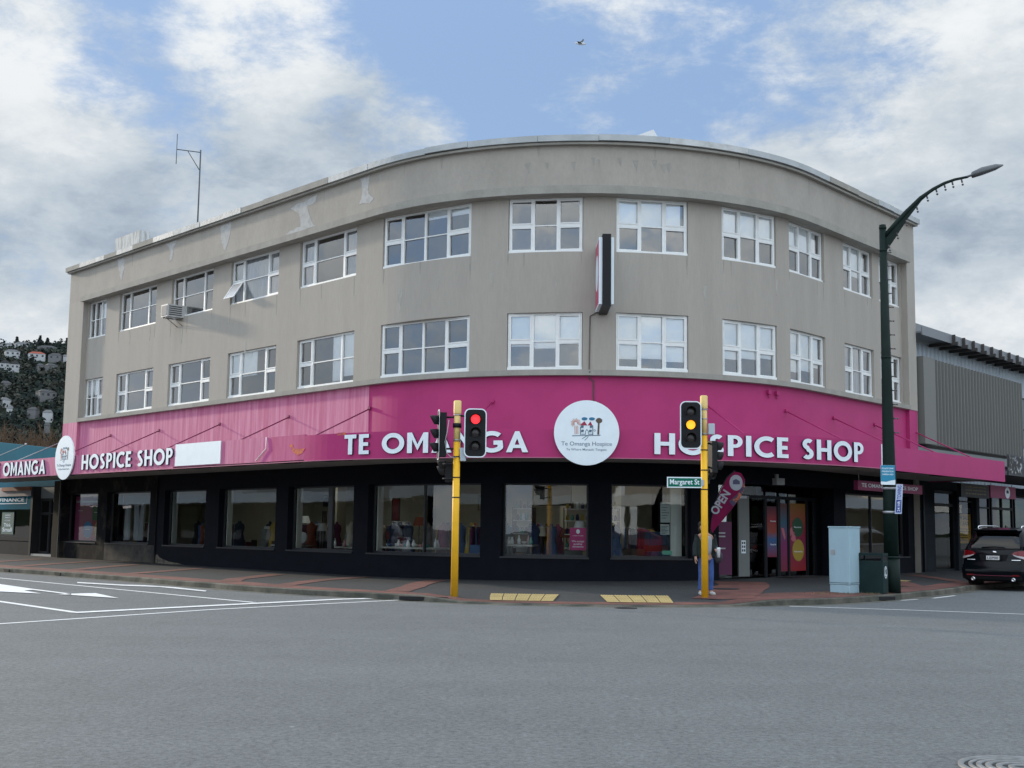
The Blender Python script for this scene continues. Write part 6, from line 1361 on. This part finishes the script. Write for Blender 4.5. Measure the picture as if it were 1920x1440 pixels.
for sg in (-1, 1): skin('shoe', [(sg*.13, .05, .055), (sg*.145, -.06, .045), (sg*.165, -.16, .035)], [(0, 1), (1, 2)], [.055, .05, .038], SHOE, PE)
def pw(x, y, z): c_, s_ = math.cos(R_(10)), math.sin(R_(10)); return (4.66+x*c_-y*s_, 29.9+x*s_+y*c_, pz+z)
p = pw(.215, -.29, 1.03); m = MB(); m.lathe(p, [(0, -.13), (.032, -.13), (.045, .07), (.047, .075), (.047, .09), (.03, .10), (0, .10)], 16); tag(m.build('paper_cup', WHITE), 'tall white cup held by the person behind the right signal pole', 'cup')
p = pw(.30, -.02, .90); m = MB(); m.ico(p, .15, 2, (.75, .5, 1.0), .12); m.tube([(p[0]-.06, p[1], p[2]+.12), (p[0]-.07, p[1], p[2]+.24), (p[0]-.02, p[1]-.02, p[2]+.25), (p[0]+.05, p[1], p[2]+.12)], .012, 6); tag(m.build('handbag', mat('grey_bag', (.035, .035, .045), .8)), 'dark grey bag hanging from the arm of the person at the signal pole', 'bag')

# ================================================================== GULL
m = MB(); bx, by, bz = 3.2, 60, 25.78
BRD = mat('gull_white', (.55, .56, .56), .8); WNG = mat('gull_grey', (.14, .15, .16), .8, c2=(.02, .02, .02), vscale=5, lo=.4, hi=.6)
G_ = thing('seagull', 'small white and grey gull flying high above the roof', 'bird', (bx, by, bz))
m.tube([(bx+.30, by, bz-.02), (bx+.22, by, bz+.0), (bx+.12, by, bz), (bx-.04, by, bz+.01), (bx-.16, by, bz+.03), (bx-.30, by, bz+.05)], [.012, .04, .065, .07, .045, .012], 10); m.build('body', BRD, G_)
def wing(pts, th):
    w_ = MB(); n = len(pts); vs = []
    for (a, b) in pts: vs += [Vector(a), Vector(b)]
    up_ = [v+Vector((0, th, 0)) for v in vs]; w_.add(vs+up_, [(2*i, 2*i+1, 2*i+3, 2*i+2) for i in range(n-1)]+[(2*n+2*i, 2*n+2*i+2, 2*n+2*i+3, 2*n+2*i+1) for i in range(n-1)]+[(2*i, 2*i+2, 2*n+2*i+2, 2*n+2*i) for i in range(n-1)]+[(2*i+1, 2*n+2*i+1, 2*n+2*i+3, 2*i+3) for i in range(n-1)]); return w_
wing([((bx+.12, by, bz+.02), (bx-.12, by, bz+.03)), ((bx+.14, by+.15, bz+.18), (bx-.04, by+.18, bz+.16)), ((bx+.20, by+.3, bz+.30), (bx+.08, by+.33, bz+.30)), ((bx+.20, by+.42, bz+.42), (bx+.15, by+.42, bz+.42))], .012).build('wing', WNG, G_)
wing([((bx+.10, by-.02, bz), (bx-.10, by-.02, bz)), ((bx+.02, by-.3, bz-.05), (bx-.14, by-.3, bz-.05)), ((bx-.10, by-.55, bz-.10), (bx-.20, by-.55, bz-.10))], .012).build('wing', WNG, G_)

# ================================================================== HILL, TREES, HILLSIDE HOUSES
def hz(x, y):
    b = 20+(y-500)*.253 if y > 500 else max(-1, 20-(500-y)*.11)
    if y > 955: b = 135-(y-955)*.05
    b += 5*noise.noise(Vector((x*.012, y*.012, 3)))+2*noise.noise(Vector((x*.05, y*.05, 7)))
    k = lin(x, [(-900, .9), (-600, 1.05), (-330, 1), (-200, .93), (0, .55), (300, .3), (700, .1)]); return b*k if y > 330 else min(b*k, -1)
m = MB(); nx, ny = 90, 60; vs = [( -1000+1900*i/nx, 300+1100*j/ny, hz(-1000+1900*i/nx, 300+1100*j/ny)) for j in range(ny+1) for i in range(nx+1)]
m.add(vs, [(j*(nx+1)+i, j*(nx+1)+i+1, (j+1)*(nx+1)+i+1, (j+1)*(nx+1)+i) for j in range(ny) for i in range(nx)], True)
struct(m.build('hill', mat('hill_scrub', (.020, .030, .018), 1, c2=(.035, .045, .028), vscale=.05, lo=.4, hi=.6, spec=0)))
HOUSES = [(-387.3, 945.3, 10.4, 'a'), (-375.6, 946.7, 13.7, 'a'), (-350.8, 931.0, 15.8, 'b'), (-357.1, 881.9, 11.2, 'a'), (-337.9, 877.5, 12.7, 'r'), (-324.8, 878.9, 9.7, 'b'), (-319.4, 882.8, 4.5, 'a'), (-336.7, 820.3, 7.7, 'g'), (-329.9, 821.0, 6.3, 'g'), (-310.2, 831.6, 7.8, 'b'), (-306.2, 748.9, 6.4, 'b'), (-280.2, 685.3, 5.2, 'w'), (-268.5, 665.5, 3.4, 'w'), (-267.7, 712.6, 10.9, 'b'), (-250.0, 649.2, 5.0, 'b'), (-239.9, 643.2, 5.5, 'w'), (-227.3, 608.9, 3.1, 'b'), (-319.3, 836.5, 5.0, 'b')]
HL = ['white house at the left end of the hill ridge', 'wide white house on the hill ridge, left of centre', 'long grey house on the hill ridge nearest the taupe building', 'pale house just under the left ridge house', 'white house with a red terrace below the hill ridge', 'grey house right of the one with the red terrace', 'tiny pale house at the building edge below the ridge', 'white gabled house high at the left picture edge', 'small gabled house right of the left edge one', 'grey house between the trees under the red terrace house', 'half hidden grey house midway up the hill at the left edge', 'bright white house lowest at the left picture edge', 'small white garage beside the lowest white house', 'long low grey house midway up the hill by the taupe building', 'small grey roof in the trees above the two lowest right houses', 'white walled house low on the hill by the taupe building', 'tiny grey shed lowest on the hill', 'small dark house between the ridge houses']
HW = [mat('hill_house_white', (.42, .43, .43), .8), mat('hill_house_grey', (.15, .15, .15), .8)]; HR = [mat('hill_roof_grey', (.12, .12, .12), .8), mat('hill_roof_dark', (.05, .05, .05), .8), mat('hill_roof_red', (.30, .06, .03), .8)]; HG = mat('hill_window', (.02, .025, .03), .2)
CLEAR = []
for (x, y, wd, k), lb in zip(HOUSES, HL):
    z = hz(x, y)+1.5; wd *= 1.0; d_ = 7; hh = 2.6 if wd < 6 else 3.4; hh *= random.uniform(.75, 1.0); ang = R_(random.uniform(-25, 25)+22); wd *= .88; H = thing('hill_house', lb, 'house', (x, y, z), ang, group='houses on the hillside', local=True)
    wm_ = HW[0] if k in 'awrg' else HW[1]; rm = HR[2] if k == 'r' else HR[{'a': 0, 'b': 1, 'w': 0, 'g': 1}[k]]
    m = MB(); m.box(-wd/2, wd/2, -d_/2, d_/2, -5, hh); m.build('wall', wm_, H); m = MB(); rh = 2.8 if k == 'g' else 1.7; e_ = .25
    if k == 'g': m.add([(-wd/2-e_, -d_/2-e_, hh), (wd/2+e_, -d_/2-e_, hh), (wd/2+e_, d_/2+e_, hh), (-wd/2-e_, d_/2+e_, hh), (0, -d_/2-e_, hh+rh), (0, d_/2+e_, hh+rh)], [(0, 4, 5, 3), (1, 2, 5, 4), (0, 1, 4), (2, 3, 5), (0, 3, 2, 1)])
    else: m.add([(-wd/2-e_, -d_/2-e_, hh), (wd/2+e_, -d_/2-e_, hh), (wd/2+e_, d_/2+e_, hh), (-wd/2-e_, d_/2+e_, hh), (-wd/4, 0, hh+rh), (wd/4, 0, hh+rh)], [(0, 1, 5, 4), (1, 2, 5), (2, 3, 4, 5), (3, 0, 4), (0, 3, 2, 1)])
    m.build('roof', rm, H)
    if wd > 5:
        for i in range(max(2, int(wd/3))): xx = -wd/2+wd*(i+.5)/max(2, int(wd/3)); m = MB(); m.box(xx-.7, xx+.7, -d_/2-.05, -d_/2-.001, hh-2.2, hh-.8); m.build('window', HG, H)
    CLEAR.append((x, y, wd))
random.seed(21)
def leaf_mass(mb, c, r, n, sz, sq=(1, 1, .8)):
    for i in range(n):
        while True:
            d = Vector((random.uniform(-1, 1), random.uniform(-1, 1), random.uniform(-.7, 1)))
            if .3 < d.length < 1: break
        d = d.normalized()*(.55+.45*random.random()**.5); p = Vector((c[0]+d.x*r*sq[0], c[1]+d.y*r*sq[1], c[2]+d.z*r*sq[2]))
        a = Vector((random.uniform(-1, 1), random.uniform(-1, 1), random.uniform(-1, 1))).normalized(); b = a.cross(d).normalized() if abs(a.dot(d)) < .95 else Vector((0, 0, 1)); s_ = sz*random.uniform(.6, 1.3)
        mb.add([p-a*s_-b*s_*.3, p+b*s_, p+a*s_*.9, p-b*s_*.8], [(0, 1, 2, 3)])
BUSH = [mat('bush_dark', (.030, .038, .034), 1, var=.35, vscale=.15, spec=0), mat('bush_mid', (.046, .054, .044), 1, var=.35, vscale=.12, spec=0), mat('bush_olive', (.060, .062, .050), 1, var=.3, vscale=.1, spec=0)]  # greens greyed and lightened, with the distance haze put into the colour
mbs = [MB(), MB(), MB()]
for i in range(2600):
    y = random.uniform(520, 975); xc = -.385*y; x = xc+random.uniform(-60, 75); r = random.uniform(2.2, 5.2)
    if any(abs(x-(hx+ (y-hy)*-.38)) < hw*.55+r*.4 and hy-26 < y < hy+3 for hx, hy, hw in CLEAR):
        if random.random() < .75: continue
        r = random.uniform(.8, 1.3)
    z = hz(x, y)+r*.5; k = random.choice((0, 0, 1, 2)); leaf_mass(mbs[k], (x, y, z), r, 34, r*.26, (1, 1, random.uniform(.7, 1.2)))
for k in range(3): tag(mbs[k].build('hillside_bush', BUSH[k], recalc=False), ['dark evergreen bush covering the hillside', 'mid green bush covering the hillside', 'olive scrub mixed through the hillside bush'][k], 'bush', kind='stuff')
TRK = mat('trunk_brown', (.05, .04, .03), .9)
for i, (x, y, h_, lb) in enumerate(((-381.5, 950, 9, 'dark conifer standing on the ridge between the two left houses'), (-363, 948, 10, 'dark conifer on the ridge in the middle gap'), (-358, 950, 8, 'smaller conifer on the ridge just right of the middle one'), (-343, 950, 8, 'round topped tree behind the long grey ridge house'), (-331, 945, 11, 'tall dark conifer on the ridge next to the taupe building'), (-326.5, 940, 12, 'dark conifer at the very edge of the taupe building'), (-321, 940, 14, 'tallest ridge conifer half hidden by the taupe building'))):
    z = hz(x, y); Tt = thing('conifer', lb, 'tree', (x, y, z), group='trees along the hill ridge'); m = MB(); m.cyl((x, y, z-1), (x, y, z+h_*.8), .4, .1, 6); m.build('trunk', TRK, Tt); m = MB()
    for j in range(7): t = j/6; leaf_mass(m, (x, y, z+1.5+t*h_*.85), (1-t)*h_*.28+.5, 40, .8, (1, 1, .8))
    m.build('crown', BUSH[0], Tt, recalc=False)
# bare brown trees behind the teal shop
TWIG = mat('bare_twigs', (.13, .085, .055), .9, var=.3, vscale=1.5, spec=.1)
random.seed(33)
for i, (x, y, h_, lb) in enumerate(((-52, 122, 10.8, 'bare brown tree behind the teal shop, leftmost'), (-49.3, 118, 11.4, 'tallest bare brown tree behind the teal shop'), (-47.2, 122, 10.6, 'bare brown tree second from the right end behind the teal shop'), (-45.2, 119, 10.2, 'bare brown tree over the middle of the teal roof'), (-43.5, 121, 9.2, 'lowest bare brown tree beside the corner building'), (-41.2, 120, 8.6, 'bare brown tree hidden behind the corner building edge'))):
    Tt = thing('bare_tree', lb, 'tree', (x, y, 0), group='bare brown trees behind the teal shop'); m = MB(); m.cyl((x, y, 0), (x, y, h_*.4), .25, .16, 8); m.build('trunk', TRK, Tt)
    for b_ in range(1):
        m = MB()
        for j in range(26):
            a = random.random()*6.28; p0 = Vector((x, y, h_*random.uniform(.25, .42))); tip = Vector((x+math.cos(a)*random.uniform(.6, 2.3), y+math.sin(a)*random.uniform(.5, 2), h_*random.uniform(.8, 1.02))); mid = p0.lerp(tip, .5)+Vector((math.cos(a)*.4, math.sin(a)*.4, 0))
            m.tube([p0, mid, tip], [.07, .045, .012], 3, cap=False)
            for k in range(16):
                q0 = mid.lerp(tip, random.random()); q1 = q0+Vector((random.uniform(-.6, .6), random.uniform(-.6, .6), random.uniform(.5, 1.3))); m.tube([q0, q1], [.024, .008], 3, cap=False)
        m.build('crown', TWIG, Tt, recalc=False)
